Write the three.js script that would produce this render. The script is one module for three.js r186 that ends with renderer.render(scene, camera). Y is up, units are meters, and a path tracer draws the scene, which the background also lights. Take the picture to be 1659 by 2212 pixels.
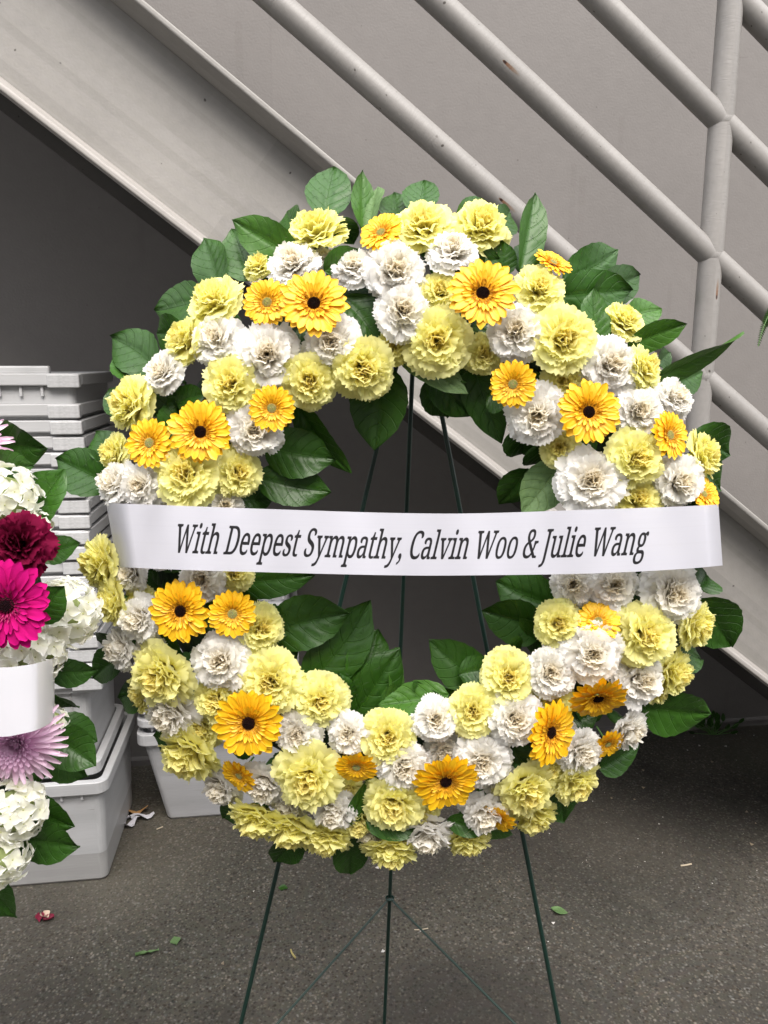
import * as THREE from 'three';
import { mergeGeometries } from 'three/addons/utils/BufferGeometryUtils.js';
import { RoundedBoxGeometry } from 'three/addons/geometries/RoundedBoxGeometry.js';
import { ImprovedNoise } from 'three/addons/math/ImprovedNoise.js';

// ---------------------------------------------------------------- camera, sky, sun, exposure
const scene = new THREE.Scene();
const CAM_H = 1.4, PITCH = THREE.MathUtils.degToRad(11), FOV = 67.3;
const camera = new THREE.PerspectiveCamera(FOV, 0.75, 0.05, 200);
camera.position.set(0, CAM_H, 0);
camera.rotation.x = -PITCH;
const renderer = new THREE.WebGLRenderer({ antialias: true });
renderer.setSize(768, 1024);
renderer.toneMapping = THREE.LinearToneMapping;
renderer.toneMappingExposure = 3.2;
renderer.shadowMap.enabled = true;
{ // overcast sky: brightest overhead, about a third of that at the horizon
  const W = 64, H = 64, d = new Float32Array(W * H * 4);
  for (let j = 0; j < H; j++) {
    const el = ((j + 0.5) / H - 0.5) * Math.PI, s = Math.sin(el);
    const L = s > 0 ? 1.35 * (1 + 2 * s) / 3 : 0.45 * (1 + 0.55 * s);
    for (let i = 0; i < W; i++) d.set([L * 0.985, L * 0.99, L * 1.02, 1], (j * W + i) * 4);
  }
  const t = new THREE.DataTexture(d, W, H, THREE.RGBAFormat, THREE.FloatType);
  t.mapping = THREE.EquirectangularReflectionMapping; t.magFilter = THREE.LinearFilter; t.minFilter = THREE.LinearFilter; t.needsUpdate = true;
  scene.background = t; scene.environment = t; scene.environmentIntensity = 1;
}
const sun = new THREE.DirectionalLight(0xfff6ec, 1.5);
sun.position.set(1.5, 7, 3.4); sun.target.position.set(0, 0.8, -1.3);
sun.castShadow = true; sun.shadow.radius = 70; sun.shadow.mapSize.set(2048, 2048);
Object.assign(sun.shadow.camera, { left: -4, right: 4, top: 4, bottom: -4, near: 0.5, far: 20 });
scene.add(sun, sun.target);

// ---------------------------------------------------------------- helpers
function rng(seed) { let a = seed >>> 0; return () => { a = (a + 0x6D2B79F5) >>> 0; let t = a; t = Math.imul(t ^ (t >>> 15), t | 1); t ^= t + Math.imul(t ^ (t >>> 7), t | 61); return ((t ^ (t >>> 14)) >>> 0) / 4294967296; }; }
const V = (x, y, z) => new THREE.Vector3(x, y, z);
const clamp = (x, a, b) => Math.min(b, Math.max(a, x)), lerp = (a, b, t) => a + (b - a) * t;
const names = {};
function numbered(n) { names[n] = (names[n] ?? -1) + 1; return names[n] ? `${n}_${String(names[n]).padStart(3, '0')}` : n; }
function tag(o, label, category, group, kind) { o.userData.label = label; if (category) o.userData.category = category; if (group) o.userData.group = group; if (kind) o.userData.kind = kind; return o; }
function mesh(name, g, m, parent = scene) { const o = new THREE.Mesh(g, m); o.name = parent === scene ? numbered(name) : name; o.castShadow = o.receiveShadow = true; parent.add(o); return o; }
function base(name, pos, turn = 0) { const g = new THREE.Group(); g.name = numbered(name); g.position.copy(pos); g.rotation.y = turn; scene.add(g); return g; }
function moved(g, x, y, z) { g.translate(x, y, z); return g; }
function box(w, h, d, x, y, z, r = 0) { return moved(r ? new RoundedBoxGeometry(w, h, d, 2, r) : new THREE.BoxGeometry(w, h, d), x, y, z); }
function plain(g) { const o = g.index ? g.toNonIndexed() : g; return o; }
function merge(list) { return mergeGeometries(list.map(plain)); }
// photo measurements were taken on a 1659 x 2212 copy: a ray through such a point
const F = 1106 / Math.tan(THREE.MathUtils.degToRad(FOV / 2)), CX = 829.5, CY = 1106;
const cp = Math.cos(PITCH), sp = Math.sin(PITCH);
function P(px, py, depth) { const x = (px - CX) / F * depth, y = -(py - CY) / F * depth; return V(x, CAM_H + y * cp - depth * sp, -y * sp - depth * cp); }
function onGround(px, py, y0 = 0) { const a = P(px, py, 1), t = (y0 - CAM_H) / (a.y - CAM_H); return P(px, py, t); }
const YAW = 0.1324, cyaw = Math.cos(YAW), syaw = Math.sin(YAW);
// the stair plane, parallel to the wall: u along it, y up, w metres away from the camera foot
function onStair(px, py, w) { const a = P(px, py, 1).sub(V(0, CAM_H, 0)); const t = w / -(a.x * syaw + a.z * cyaw); const p = a.multiplyScalar(t); return { u: p.x * cyaw - p.z * syaw, y: p.y + CAM_H }; }
function stairToWorld(u, y, w) { return V(u * cyaw - w * syaw, y, -u * syaw - w * cyaw); }
const perlin = new ImprovedNoise();
function fbm(x, y, z, n = 4) { let a = 0, k = 1, s = 0; for (let i = 0; i < n; i++) { a += perlin.noise(x, y, z) * k; s += k; x *= 2.03; y *= 2.03; k *= 0.5; } return a / s; }
class Sheets { // grids of quads collected into one smooth-shaded geometry
  constructor() { this.p = []; this.c = []; this.t = []; this.i = []; }
  add(nu, nv, f) { // f(u -1..1, v 0..1) -> {p:Vector3, c:[r,g,b]}
    const o = this.p.length / 3;
    for (let j = 0; j <= nv; j++) for (let i = 0; i <= nu; i++) {
      const u = i / nu * 2 - 1, v = j / nv, q = f(u, v, j === nv);
      this.p.push(q.p.x, q.p.y, q.p.z); this.c.push(...(q.c || [1, 1, 1])); this.t.push((u + 1) / 2, v);
      if (i < nu && j < nv) { const a = o + j * (nu + 1) + i, b = a + 1, c = a + nu + 1, d = c + 1; this.i.push(a, b, d, a, d, c); }
    }
  }
  build() {
    const g = new THREE.BufferGeometry();
    g.setAttribute('position', new THREE.Float32BufferAttribute(this.p, 3)); g.setAttribute('color', new THREE.Float32BufferAttribute(this.c, 3));
    g.setAttribute('uv', new THREE.Float32BufferAttribute(this.t, 2)); g.setIndex(this.i); g.computeVertexNormals(); return g;
  }
}
function canvasTex(w, h, draw, srgb = true) { const c = document.createElement('canvas'); c.width = w; c.height = h; draw(c.getContext('2d'), w, h); const t = new THREE.CanvasTexture(c); if (srgb) t.colorSpace = THREE.SRGBColorSpace; t.wrapS = t.wrapT = THREE.RepeatWrapping; return t; }
function dataTex(n, f, srgb) { const d = new Uint8Array(n * n * 4); for (let j = 0; j < n; j++) for (let i = 0; i < n; i++) { const q = f(i, j); d.set([q[0], q[1], q[2], 255], (j * n + i) * 4); } const t = new THREE.DataTexture(d, n, n); t.wrapS = t.wrapT = THREE.RepeatWrapping; t.magFilter = THREE.LinearFilter; t.minFilter = THREE.LinearMipmapLinearFilter; t.generateMipmaps = true; if (srgb) t.colorSpace = THREE.SRGBColorSpace; t.needsUpdate = true; return t; }
const lin = (r, g, b) => new THREE.Color().setRGB(r, g, b);

// ---------------------------------------------------------------- surface materials
// asphalt: thousands of small stones in a dark binder, 2.6 m per repeat
function asphalt(ctx, n, bump) {
  const R = rng(77);
  ctx.fillStyle = bump ? 'rgb(70,70,70)' : 'rgb(70,66,58)'; ctx.fillRect(0, 0, n, n);
  if (!bump) for (let k = 0; k < 260; k++) { const x = R() * n, y = R() * n, r = 40 + R() * 240, d = R() < 0.6; const g = ctx.createRadialGradient(x, y, 0, x, y, r), a = 0.08 + R() * 0.22; const col = d ? (k % 3 ? '34,31,27' : '40,44,32') : '112,106,92'; g.addColorStop(0, `rgba(${col},${a})`); g.addColorStop(1, `rgba(${col},0)`); ctx.fillStyle = g; ctx.fillRect(x - r, y - r, 2 * r, 2 * r); }
  else for (let k = 0; k < 260; k++) { R(); R(); R(); R(); R(); }
  for (let k = 0; k < 620000; k++) {
    const x = R() * n, y = R() * n, r = 0.5 + 1.75 * Math.pow(R(), 2.2), a = R() * 6.28, e = 0.5 + R() * 0.5, t = R(), h = R();
    if (bump) { const v = Math.round(60 + 120 * h * Math.min(1, r / 2)); ctx.fillStyle = `rgb(${v},${v},${v})`; }
    else { const v = t < 0.44 ? 26 + h * 30 : t < 0.86 ? 66 + h * 50 : 98 + h * 34; const w = (h * 37 % 1) * 10 + 0; ctx.fillStyle = `rgba(${v + w | 0},${v | 0},${v - w - 3 | 0},0.85)`; }
    ctx.beginPath(); ctx.ellipse(x, y, r, r * e, a, 0, 6.29); ctx.fill();
  }
  if (!bump) for (let k = 0; k < 170; k++) { // damp and worn patches
    const x = R() * n, y = R() * n, r = 30 + R() * 260, t = R(), a = 0.1 + R() * 0.26, col = t < 0.45 ? '26,23,20' : t < 0.62 ? '52,60,44' : '118,112,98', g = ctx.createRadialGradient(x, y, 0, x, y, r);
    g.addColorStop(0, `rgba(${col},${a})`); g.addColorStop(0.6, `rgba(${col},${a * 0.6})`); g.addColorStop(1, `rgba(${col},0)`); ctx.fillStyle = g; ctx.save(); ctx.translate(x, y); ctx.rotate(R() * 3); ctx.scale(1, 0.4 + R() * 0.6); ctx.translate(-x, -y); ctx.fillRect(x - r, y - r, 2 * r, 2 * r); ctx.restore();
  }
}
const TG = 3.6;
const mGround = new THREE.MeshStandardMaterial({ color: lin(0.765, 0.77, 0.77), map: canvasTex(2048, 2048, (c, n) => asphalt(c, n, false)), bumpMap: canvasTex(2048, 2048, (c, n) => asphalt(c, n, true), false), bumpScale: 0.004, roughness: 0.93 });
// painted plaster / sheet: almost even, with a fine orange-peel and a few scuffs
function paint(n, seed, amp, marks) {
  return canvasTex(n, n, (ctx) => {
    const R = rng(seed), im = ctx.createImageData(n, n);
    for (let j = 0; j < n; j++) for (let i = 0; i < n; i++) { const x = i / n, y = j / n; const v = 243 + amp * 46 * fbm(x * 3, y * 3, seed, 3) + amp * 12 * fbm(x * 60, y * 60, seed + 5, 2) + (R() - 0.5) * 6 * amp; const k = (j * n + i) * 4; im.data[k] = v; im.data[k + 1] = v; im.data[k + 2] = v; im.data[k + 3] = 255; }
    ctx.putImageData(im, 0, 0); marks && marks(ctx, n, R);
  });
}
const mapWall = paint(1024, 5, 0.5, (c, n, R) => {
  for (let k = 0; k < 34; k++) { c.fillStyle = `rgba(90,82,76,${0.2 + R() * 0.5})`; const r = 0.4 + R() * 0.8; c.beginPath(); c.ellipse(R() * n, R() * n, r, r, 0, 0, 7); c.fill(); }
  for (let k = 0; k < 26; k++) { const x = R() * n, y = R() * n; c.strokeStyle = R() < 0.6 ? 'rgba(255,252,246,.22)' : 'rgba(150,140,134,.2)'; c.lineWidth = 0.8 + R() * 1.6; c.beginPath(); c.moveTo(x, y); c.lineTo(x + 5 + R() * 18, y - 2 + R() * 4); c.stroke(); }
  for (let k = 0; k < 40; k++) { const x = R() * n, y = R() * n, l = 40 + R() * 200; const g = c.createLinearGradient(x, y, x, y + l); g.addColorStop(0, 'rgba(150,140,130,.06)'); g.addColorStop(1, 'rgba(150,140,130,0)'); c.fillStyle = g; c.fillRect(x, y, 2 + R() * 10, l); }
});
const bumpPeel = dataTex(512, (i, j) => { const v = 128 + 70 * fbm(i / 512 * 90, j / 512 * 90, 3, 3); return [v, v, v]; });
function cloneRep(t, a, b) { const c = t.clone(); c.repeat.set(a, b); c.needsUpdate = true; return c; }
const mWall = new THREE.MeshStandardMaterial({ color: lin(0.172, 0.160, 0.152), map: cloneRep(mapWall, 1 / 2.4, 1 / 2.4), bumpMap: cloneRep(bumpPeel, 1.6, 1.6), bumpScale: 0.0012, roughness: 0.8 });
const mapSteel = paint(1024, 9, 0.75, (c, n, R) => {
  for (let k = 0; k < 60; k++) { const y = R() * n; c.strokeStyle = R() < 0.5 ? 'rgba(255,250,244,.10)' : 'rgba(110,102,92,.07)'; c.lineWidth = 1 + R() * 16; c.beginPath(); c.moveTo(-10, y); c.bezierCurveTo(n * 0.3, y + R() * 14 - 7, n * 0.7, y + R() * 14 - 7, n + 10, y); c.stroke(); }
  for (let k = 0; k < 70; k++) { c.fillStyle = `rgba(50,46,40,${0.3 + R() * 0.5})`; const r = 0.5 + R() * 1.2; c.beginPath(); c.ellipse(R() * n, R() * n, r * 1.4, r, R() * 3, 0, 7); c.fill(); }
});
const mStringer = new THREE.MeshStandardMaterial({ color: lin(0.265, 0.254, 0.24), map: cloneRep(mapSteel, 0.8, 0.8), bumpMap: cloneRep(bumpPeel, 2, 2), bumpScale: 0.0008, roughness: 0.6 });
const mapLip = paint(512, 15, 0.9, (c, n, R) => { // dirt that has gathered in the lower flange
  for (let k = 0; k < 420; k++) { const x = R() * n, y = n * (0.15 + 0.7 * Math.pow(R(), 1.4)); c.fillStyle = R() < 0.75 ? `rgba(62,60,50,${0.15 + R() * 0.5})` : `rgba(150,96,62,${0.12 + R() * 0.3})`; c.beginPath(); c.ellipse(x, y, 1 + R() * R() * 11, 0.6 + R() * 2.2, R() * 0.5 - 0.25, 0, 7); c.fill(); }
});
const mLip = new THREE.MeshStandardMaterial({ color: lin(0.34, 0.32, 0.30), map: cloneRep(mapLip, 1.1, 12), roughness: 0.65 });
const mapRail = paint(1024, 21, 0.8, (c, n, R) => {
  for (let k = 0; k < 130; k++) { c.fillStyle = `rgba(58,50,42,${0.25 + R() * 0.6})`; const r = 0.6 + R() * R() * 2.6; c.beginPath(); c.ellipse(R() * n, R() * n, r, r * 1.6, R() * 3, 0, 7); c.fill(); }
  for (let k = 0; k < 7; k++) { const x = R() * n, y = R() * n; const g = c.createLinearGradient(x, y, x, y - 46); g.addColorStop(0, 'rgba(176,98,44,.75)'); g.addColorStop(1, 'rgba(196,130,80,0)'); c.fillStyle = g; c.beginPath(); c.ellipse(x, y - 18, 4, 24, 0, 0, 7); c.fill(); c.fillStyle = 'rgba(72,34,18,.9)'; c.beginPath(); c.ellipse(x, y, 3, 4, 0, 0, 7); c.fill(); }
  for (let k = 0; k < 14; k++) { const x = R() * n, y = R() * n, r = 20 + R() * 60; const g = c.createRadialGradient(x, y, 0, x, y, r); g.addColorStop(0, 'rgba(150,160,140,.22)'); g.addColorStop(1, 'rgba(150,160,140,0)'); c.fillStyle = g; c.fillRect(x - r, y - r, 2 * r, 2 * r); }
});
const mRail = new THREE.MeshStandardMaterial({ color: lin(0.262, 0.25, 0.238), map: mapRail, bumpMap: cloneRep(bumpPeel, 0.5, 5), bumpScale: 0.001, roughness: 0.5 });
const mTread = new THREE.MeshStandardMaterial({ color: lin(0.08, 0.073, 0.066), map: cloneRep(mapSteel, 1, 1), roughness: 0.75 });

// ---------------------------------------------------------------- ground, wall
{
  const g = new THREE.PlaneGeometry(80, 80); g.rotateX(-Math.PI / 2); const uv = g.attributes.uv; for (let i = 0; i < uv.count; i++) uv.setXY(i, uv.getX(i) * 80 / TG - 40 / TG + 0.5, uv.getY(i) * 80 / TG - 40 / TG - 0.12);
  const o = mesh('ground', g, mGround); o.userData.kind = 'structure';
}
const WALL_W = 2.62;
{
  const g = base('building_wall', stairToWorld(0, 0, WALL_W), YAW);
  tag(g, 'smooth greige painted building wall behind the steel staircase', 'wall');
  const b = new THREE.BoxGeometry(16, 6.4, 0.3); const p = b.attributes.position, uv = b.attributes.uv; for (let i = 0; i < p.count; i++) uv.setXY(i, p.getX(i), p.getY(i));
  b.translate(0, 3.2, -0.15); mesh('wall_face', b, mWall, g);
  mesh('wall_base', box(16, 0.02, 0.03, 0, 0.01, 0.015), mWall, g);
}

{ // the building across the narrow passage, behind the photographer
  const g = base('opposite_wall', V(0, 0, 2.6), YAW); tag(g, 'tall plain wall of the building across the narrow passage', 'wall');
  const b = new THREE.BoxGeometry(16, 4.4, 0.3); const p = b.attributes.position, uv = b.attributes.uv; for (let i = 0; i < p.count; i++) uv.setXY(i, p.getX(i), p.getY(i)); b.translate(0, 2.2, 0.15); mesh('wall_face', b, new THREE.MeshStandardMaterial({ color: lin(0.48, 0.465, 0.45), map: cloneRep(mapWall, 1 / 2.4, 1 / 2.4), roughness: 0.85 }), g);
  mesh('coping', box(16, 0.06, 0.38, 0, 4.43, 0.15, 0.008), mWall, g);
}

// ---------------------------------------------------------------- staircase
{
  const WT = 1.66, WW = 1.735; // flange tips and web
  const a = onStair(0, 195, WT), b = onStair(1659, 1480, WT), tm0 = onStair(0, -262, WT), tm1 = onStair(1659, 1135, WT);
  const slope = Math.atan2(((b.y - a.y) / (b.u - a.u) + (tm1.y - tm0.y) / (tm1.u - tm0.u)) / 2, 1), sl = Math.tan(slope), cs = Math.cos(slope), sn = Math.sin(slope);
  const um = (a.u + b.u) / 2, ym = (a.y + b.y) / 2, yt = tm0.y + (tm1.y - tm0.y) * (um - tm0.u) / (tm1.u - tm0.u);
  const DEP = (yt - ym) * cs;
  
  const foot = um - ym / sl; // where the lower edge meets the ground
  const st = base('steel_staircase', stairToWorld(foot, 0, WW), YAW);
  tag(st, 'grey painted steel staircase with channel stringer and pipe handrails along the wall', 'staircase');
  const loc = (u, y, w) => V(u - foot, y, WW - w);
  // a bar along the slope from u0 to u1; c = height of its centre above the lower edge, measured square to the slope
  const L = 5.4, uc = foot - L / 2 * cs;
  function sloped(h, d, c, w, mat, name, r = 0.0025, taper = 0) {
    const g = new RoundedBoxGeometry(L, h, d, 2, r); const p = g.attributes.position, uv = g.attributes.uv, n = g.attributes.normal;
    for (let i = 0; i < p.count; i++) uv.setXY(i, p.getX(i), Math.abs(n.getZ(i)) > 0.6 ? p.getY(i) : p.getZ(i));
    if (taper) { for (let i = 0; i < p.count; i++) if (p.getY(i) * taper > 0) p.setY(i, p.getY(i) + taper * 0.38 * (d / 2 - p.getZ(i)) * 0.5); g.computeVertexNormals(); }
    g.rotateZ(slope); const mid = loc(uc, (uc - foot) * sl, w); g.translate(mid.x - sn * c, mid.y + cs * c, mid.z);
    return mesh(name, g, mat, st);
  }
  const web = sloped(DEP - 0.024, 0.008, DEP / 2, WW + 0.004, mStringer, 'stringer');
  for (const [c, m] of [[0.006, mLip], [DEP - 0.006, mStringer]]) sloped(0.012, WW - WT, c, (WW + WT) / 2 - 0.001, m, 'stringer_flange', 0.004, m === mLip ? 1 : -1);
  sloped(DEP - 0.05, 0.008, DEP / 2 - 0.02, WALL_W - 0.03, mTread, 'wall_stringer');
  // treads and risers
  const n = 21, run = 0.245, w0 = WW + 0.012, w1 = WALL_W - 0.04, dw = w1 - w0;
  for (let k = 0; k < n; k++) {
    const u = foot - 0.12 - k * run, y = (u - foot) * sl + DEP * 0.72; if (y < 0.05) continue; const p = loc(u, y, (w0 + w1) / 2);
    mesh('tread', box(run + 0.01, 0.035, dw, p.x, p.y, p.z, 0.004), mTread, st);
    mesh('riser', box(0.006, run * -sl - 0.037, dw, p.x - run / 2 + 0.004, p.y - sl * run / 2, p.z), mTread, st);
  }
  // pan soffit under the steps
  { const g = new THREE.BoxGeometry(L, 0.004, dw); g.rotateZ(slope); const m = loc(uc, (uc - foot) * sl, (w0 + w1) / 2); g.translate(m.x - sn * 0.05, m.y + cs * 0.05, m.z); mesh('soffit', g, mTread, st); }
  // handrails and posts
  const WR = 1.69, RR = 0.0262;
  function tube(p, q, r, name) { const d = q.clone().sub(p), len = d.length(); const g = new THREE.CylinderGeometry(r, r, len, 28, 1, false); const uv = g.attributes.uv; for (let i = 0; i < uv.count; i++) uv.setXY(i, uv.getX(i) * 0.2, uv.getY(i) * len); g.applyQuaternion(new THREE.Quaternion().setFromUnitVectors(V(0, 1, 0), d.normalize())); g.translate((p.x + q.x) / 2, (p.y + q.y) / 2, (p.z + q.z) / 2); return mesh(name, g, mRail, st); }
  const pc = onStair(1544, 440, WR);
  const rails = [[1000, 0.88 * (1000 - 591)], [1250, 0.94 * (1250 - 943.6)], [1450, 156], [1640, 45]];
  const postsU = [pc.u, pc.u - 1.75, pc.u + 1.2].filter((u) => u < foot - 0.02);
  const hit = [];
  for (const [x, y] of rails) { const q = onStair(x, y, WR); const f = (u) => q.y + (u - q.u) * sl; const u1 = Math.min(foot - 0.05, q.u + (0.1 - q.y) / sl); tube(loc(foot - 5.3 * cs, f(foot - 5.3 * cs), WR), loc(u1, f(u1), WR), RR, 'handrail'); hit.push(f); }
  for (const u of postsU) {
    const yb = (u - foot) * sl + DEP / cs - 0.012, yt2 = hit[3](u); tube(loc(u, yb, WR), loc(u, yt2, WR), RR * 1.0, 'rail_post');
    for (const f of hit) { const y = f(u); if (y < yb) continue; const g = new THREE.SphereGeometry(RR * 1.035, 28, 18); const p = loc(u, y, WR); g.translate(p.x, p.y, p.z); mesh('weld', g, mRail, st); }
  }
}

// ---------------------------------------------------------------- plastic crates
const mapCrate = paint(512, 33, 0.7, (c, n, R) => { for (let k = 0; k < 120; k++) { c.strokeStyle = `rgba(${R() < 0.5 ? '255,255,255' : '110,108,104'},${0.06 + R() * 0.16})`; c.lineWidth = 0.6 + R() * 1.4; const x = R() * n, y = R() * n; c.beginPath(); c.moveTo(x, y); c.lineTo(x + R() * 60 - 30, y + R() * 16 - 8); c.stroke(); } for (let k = 0; k < 70; k++) { c.fillStyle = `rgba(88,80,66,${0.08 + R() * 0.3})`; c.beginPath(); c.ellipse(R() * n, R() * n, 0.6 + R() * R() * 5, 0.6 + R() * 1.6, R() * 3, 0, 7); c.fill(); } });
const mCrate = new THREE.MeshPhysicalMaterial({ color: lin(0.52, 0.523, 0.53), map: cloneRep(mapCrate, 2, 2), roughness: 0.42, transmission: 0.06, thickness: 0 });
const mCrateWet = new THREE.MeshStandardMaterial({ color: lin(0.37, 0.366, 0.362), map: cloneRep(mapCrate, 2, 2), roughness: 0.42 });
const mCrateBack = new THREE.MeshStandardMaterial({ color: lin(0.53, 0.535, 0.555), map: cloneRep(mapCrate, 2, 2), roughness: 0.45 });
function roundRect(w, d, r, n = 5) { const o = []; for (const [cx, cz, a0] of [[w / 2 - r, d / 2 - r, 0], [-w / 2 + r, d / 2 - r, 90], [-w / 2 + r, -d / 2 + r, 180], [w / 2 - r, -d / 2 + r, 270]]) for (let k = 0; k <= n; k++) { const a = (a0 + 90 * k / n) * Math.PI / 180; o.push([cx + r * Math.cos(a), cz + r * Math.sin(a)]); } return o; }
function loft(rings) { // rings: [w, d, r, y]; closed sideways
  const p = [], idx = [], uv = []; const n = 24;
  rings.forEach(([w, d, r, y]) => { const q = roundRect(w, d, r); for (let k = 0; k <= n; k++) { const s = q[k % n]; p.push(s[0], y, s[1]); uv.push(k / n * 1.6, y * 2); } });
  for (let j = 0; j < rings.length - 1; j++) for (let k = 0; k < n; k++) { const a = j * (n + 1) + k, b = a + 1, c = a + n + 1, e = c + 1; idx.push(a, c, b, b, c, e); }
  const g = new THREE.BufferGeometry(); g.setAttribute('position', new THREE.Float32BufferAttribute(p, 3)); g.setAttribute('uv', new THREE.Float32BufferAttribute(uv, 2)); g.setIndex(idx); const o = g.toNonIndexed(); o.computeVertexNormals(); return o;
}
const GC = 'plastic crates stacked under the stairs', ORD = ['first', 'second', 'third', 'fourth', 'fifth', 'sixth', 'seventh', 'eighth', 'ninth', 'tenth'];
function crateBody(w, d, h, taper, t = 0.004, y0 = 0) { const b = (y) => taper * (h - y) * 2; return loft(y0 ? [[w - b(y0), d - b(y0), 0.02, y0], [w, d, 0.024, h], [w - 2 * t, d - 2 * t, 0.022, h], [w - b(y0) - 2 * t, d - b(y0) - 2 * t, 0.018, y0]] : [[w - b(y0) - 0.05, d - b(y0) - 0.05, 0.012, y0 + 0.001], [w - b(y0) - 0.01, d - b(y0) - 0.01, 0.018, y0 + 0.001], [w - b(y0), d - b(y0), 0.02, y0 + 0.008], [w, d, 0.024, h], [w - 2 * t, d - 2 * t, 0.022, h], [w - b(y0) - 2 * t, d - b(y0) - 2 * t, 0.018, y0 + 0.012], [0.05, 0.05, 0.02, y0 + 0.012]]); }
function crateRim(w, d, y, lip, hgt, t = 0.003) { return loft([[w, d, 0.024, y - hgt], [w + 2 * lip, d + 2 * lip, 0.03, y - hgt], [w + 2 * lip + 0.004, d + 2 * lip + 0.004, 0.031, y - hgt + 0.003], [w + 2 * lip + 0.004, d + 2 * lip + 0.004, 0.031, y - 0.002], [w + 2 * lip, d + 2 * lip, 0.03, y], [w - 2 * t, d - 2 * t, 0.022, y], [w - 2 * t, d - 2 * t, 0.022, y - hgt]]); }
function ribs(w, d, y, h, n, span, depth = 0.012) { const o = []; for (let k = 0; k < n; k++) o.push(box(0.007, h, depth, -span / 2 + span * k / (n - 1), y, d / 2 + depth / 2 - 0.002, 0.002)); return merge(o); }
{ // the tall stack at the left: a deep bin, a tote on it, then a pile of nested crates
  const W = 0.52, D = 0.40, cor = onGround(236, 1903); // right front bottom corner
  const u = cor.x * cyaw - cor.z * syaw, w = -(cor.x * syaw + cor.z * cyaw);
  const at = (y, du = 0, dw = 0) => stairToWorld(u - W / 2 + du, y, w + D / 2 + dw);
  const R = rng(31);
  const bin = base('storage_bin', at(0), YAW); tag(bin, 'deep white plastic bin at the bottom of the tall stack', 'bin', GC);
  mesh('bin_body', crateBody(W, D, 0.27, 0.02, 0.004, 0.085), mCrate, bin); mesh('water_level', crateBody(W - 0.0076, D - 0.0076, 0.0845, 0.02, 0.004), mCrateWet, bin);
  mesh('rim', crateRim(W, D, 0.305, 0.014, 0.035), mCrate, bin); mesh('rib', ribs(W, D, 0.262, 0.02, 9, W * 0.8, 0.01), mCrate, bin);
  const tote = base('storage_bin', at(0.308, 0, 0.004), YAW + 0.012); tag(tote, 'white plastic tote with slots standing on the deep bin', 'bin', GC);
  mesh('bin_body', crateBody(W - 0.05, D - 0.05, 0.30, 0.03), mCrate, tote); mesh('base_ledge', crateRim(W - 0.05, D - 0.05, 0.034, 0.014, 0.033), mCrate, tote); mesh('rim', crateRim(W - 0.05, D - 0.05, 0.31, 0.02, 0.03), mCrate, tote);
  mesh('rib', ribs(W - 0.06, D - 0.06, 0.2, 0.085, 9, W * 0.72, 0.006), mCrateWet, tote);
  const nest = 20, pitch = 0.0392, top = 1.34; let proto = null;
  for (let k = 0; k < nest; k++) {
    const y = top - (nest - k) * pitch; let o;
    const jit = [at(y, 0.014 + (R() - 0.5) * 0.008, (R() - 0.5) * 0.01), YAW + (R() - 0.5) * 0.016];
    if (!proto || k === nest - 1) {
      o = base('plastic_crate', jit[0], jit[1]);
      const h = k === nest - 1 ? pitch + 0.034 : pitch;
      mesh('rim', crateRim(W - 0.012, D - 0.012, h, 0.007, 0.029), mCrate, o);
      mesh('crate_body', loft([[W - 0.03, D - 0.03, 0.02, -0.01], [W - 0.022, D - 0.022, 0.02, h - 0.01], [W - 0.04, D - 0.04, 0.02, h - 0.01], [W - 0.06, D - 0.06, 0.02, -0.01]]), mCrate, o);
      for (const s of [-1, 1]) mesh('corner_block', box(0.075, 0.033, 0.022, s * (W / 2 - 0.034), h - 0.018, D / 2 - 0.002, 0.004), mCrate, o);
      if (k === nest - 1) { mesh('rib', ribs(W - 0.03, D - 0.03, 0.033, 0.03, 8, W * 0.66), mCrate, o); mesh('handle_ledge', box(W * 0.78, 0.02, 0.02, -0.01, h + 0.008, D / 2 - 0.012, 0.005), mCrate, o); }
      else mesh('ledge_strip', box(W * 0.74, 0.008, 0.014, 0, h - 0.026, D / 2 - 0.006, 0.003), mCrate, o);
      proto ??= o;
    } else { o = proto.clone(); o.name = numbered('plastic_crate'); o.position.copy(jit[0]); o.rotation.y = jit[1]; scene.add(o); }
    tag(o, k === nest - 1 ? 'ribbed white plastic crate, topmost of the tall stack at left' : k === 0 ? 'white plastic crate, lowest of the nested pile on the slotted tote' : k < 10 ? `white plastic crate, ${ORD[k]} up from the slotted tote in the tall stack` : `white plastic crate, ${ORD[nest - 1 - k]} from the top of the tall stack at left`, 'crate', GC);
  }
}
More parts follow.
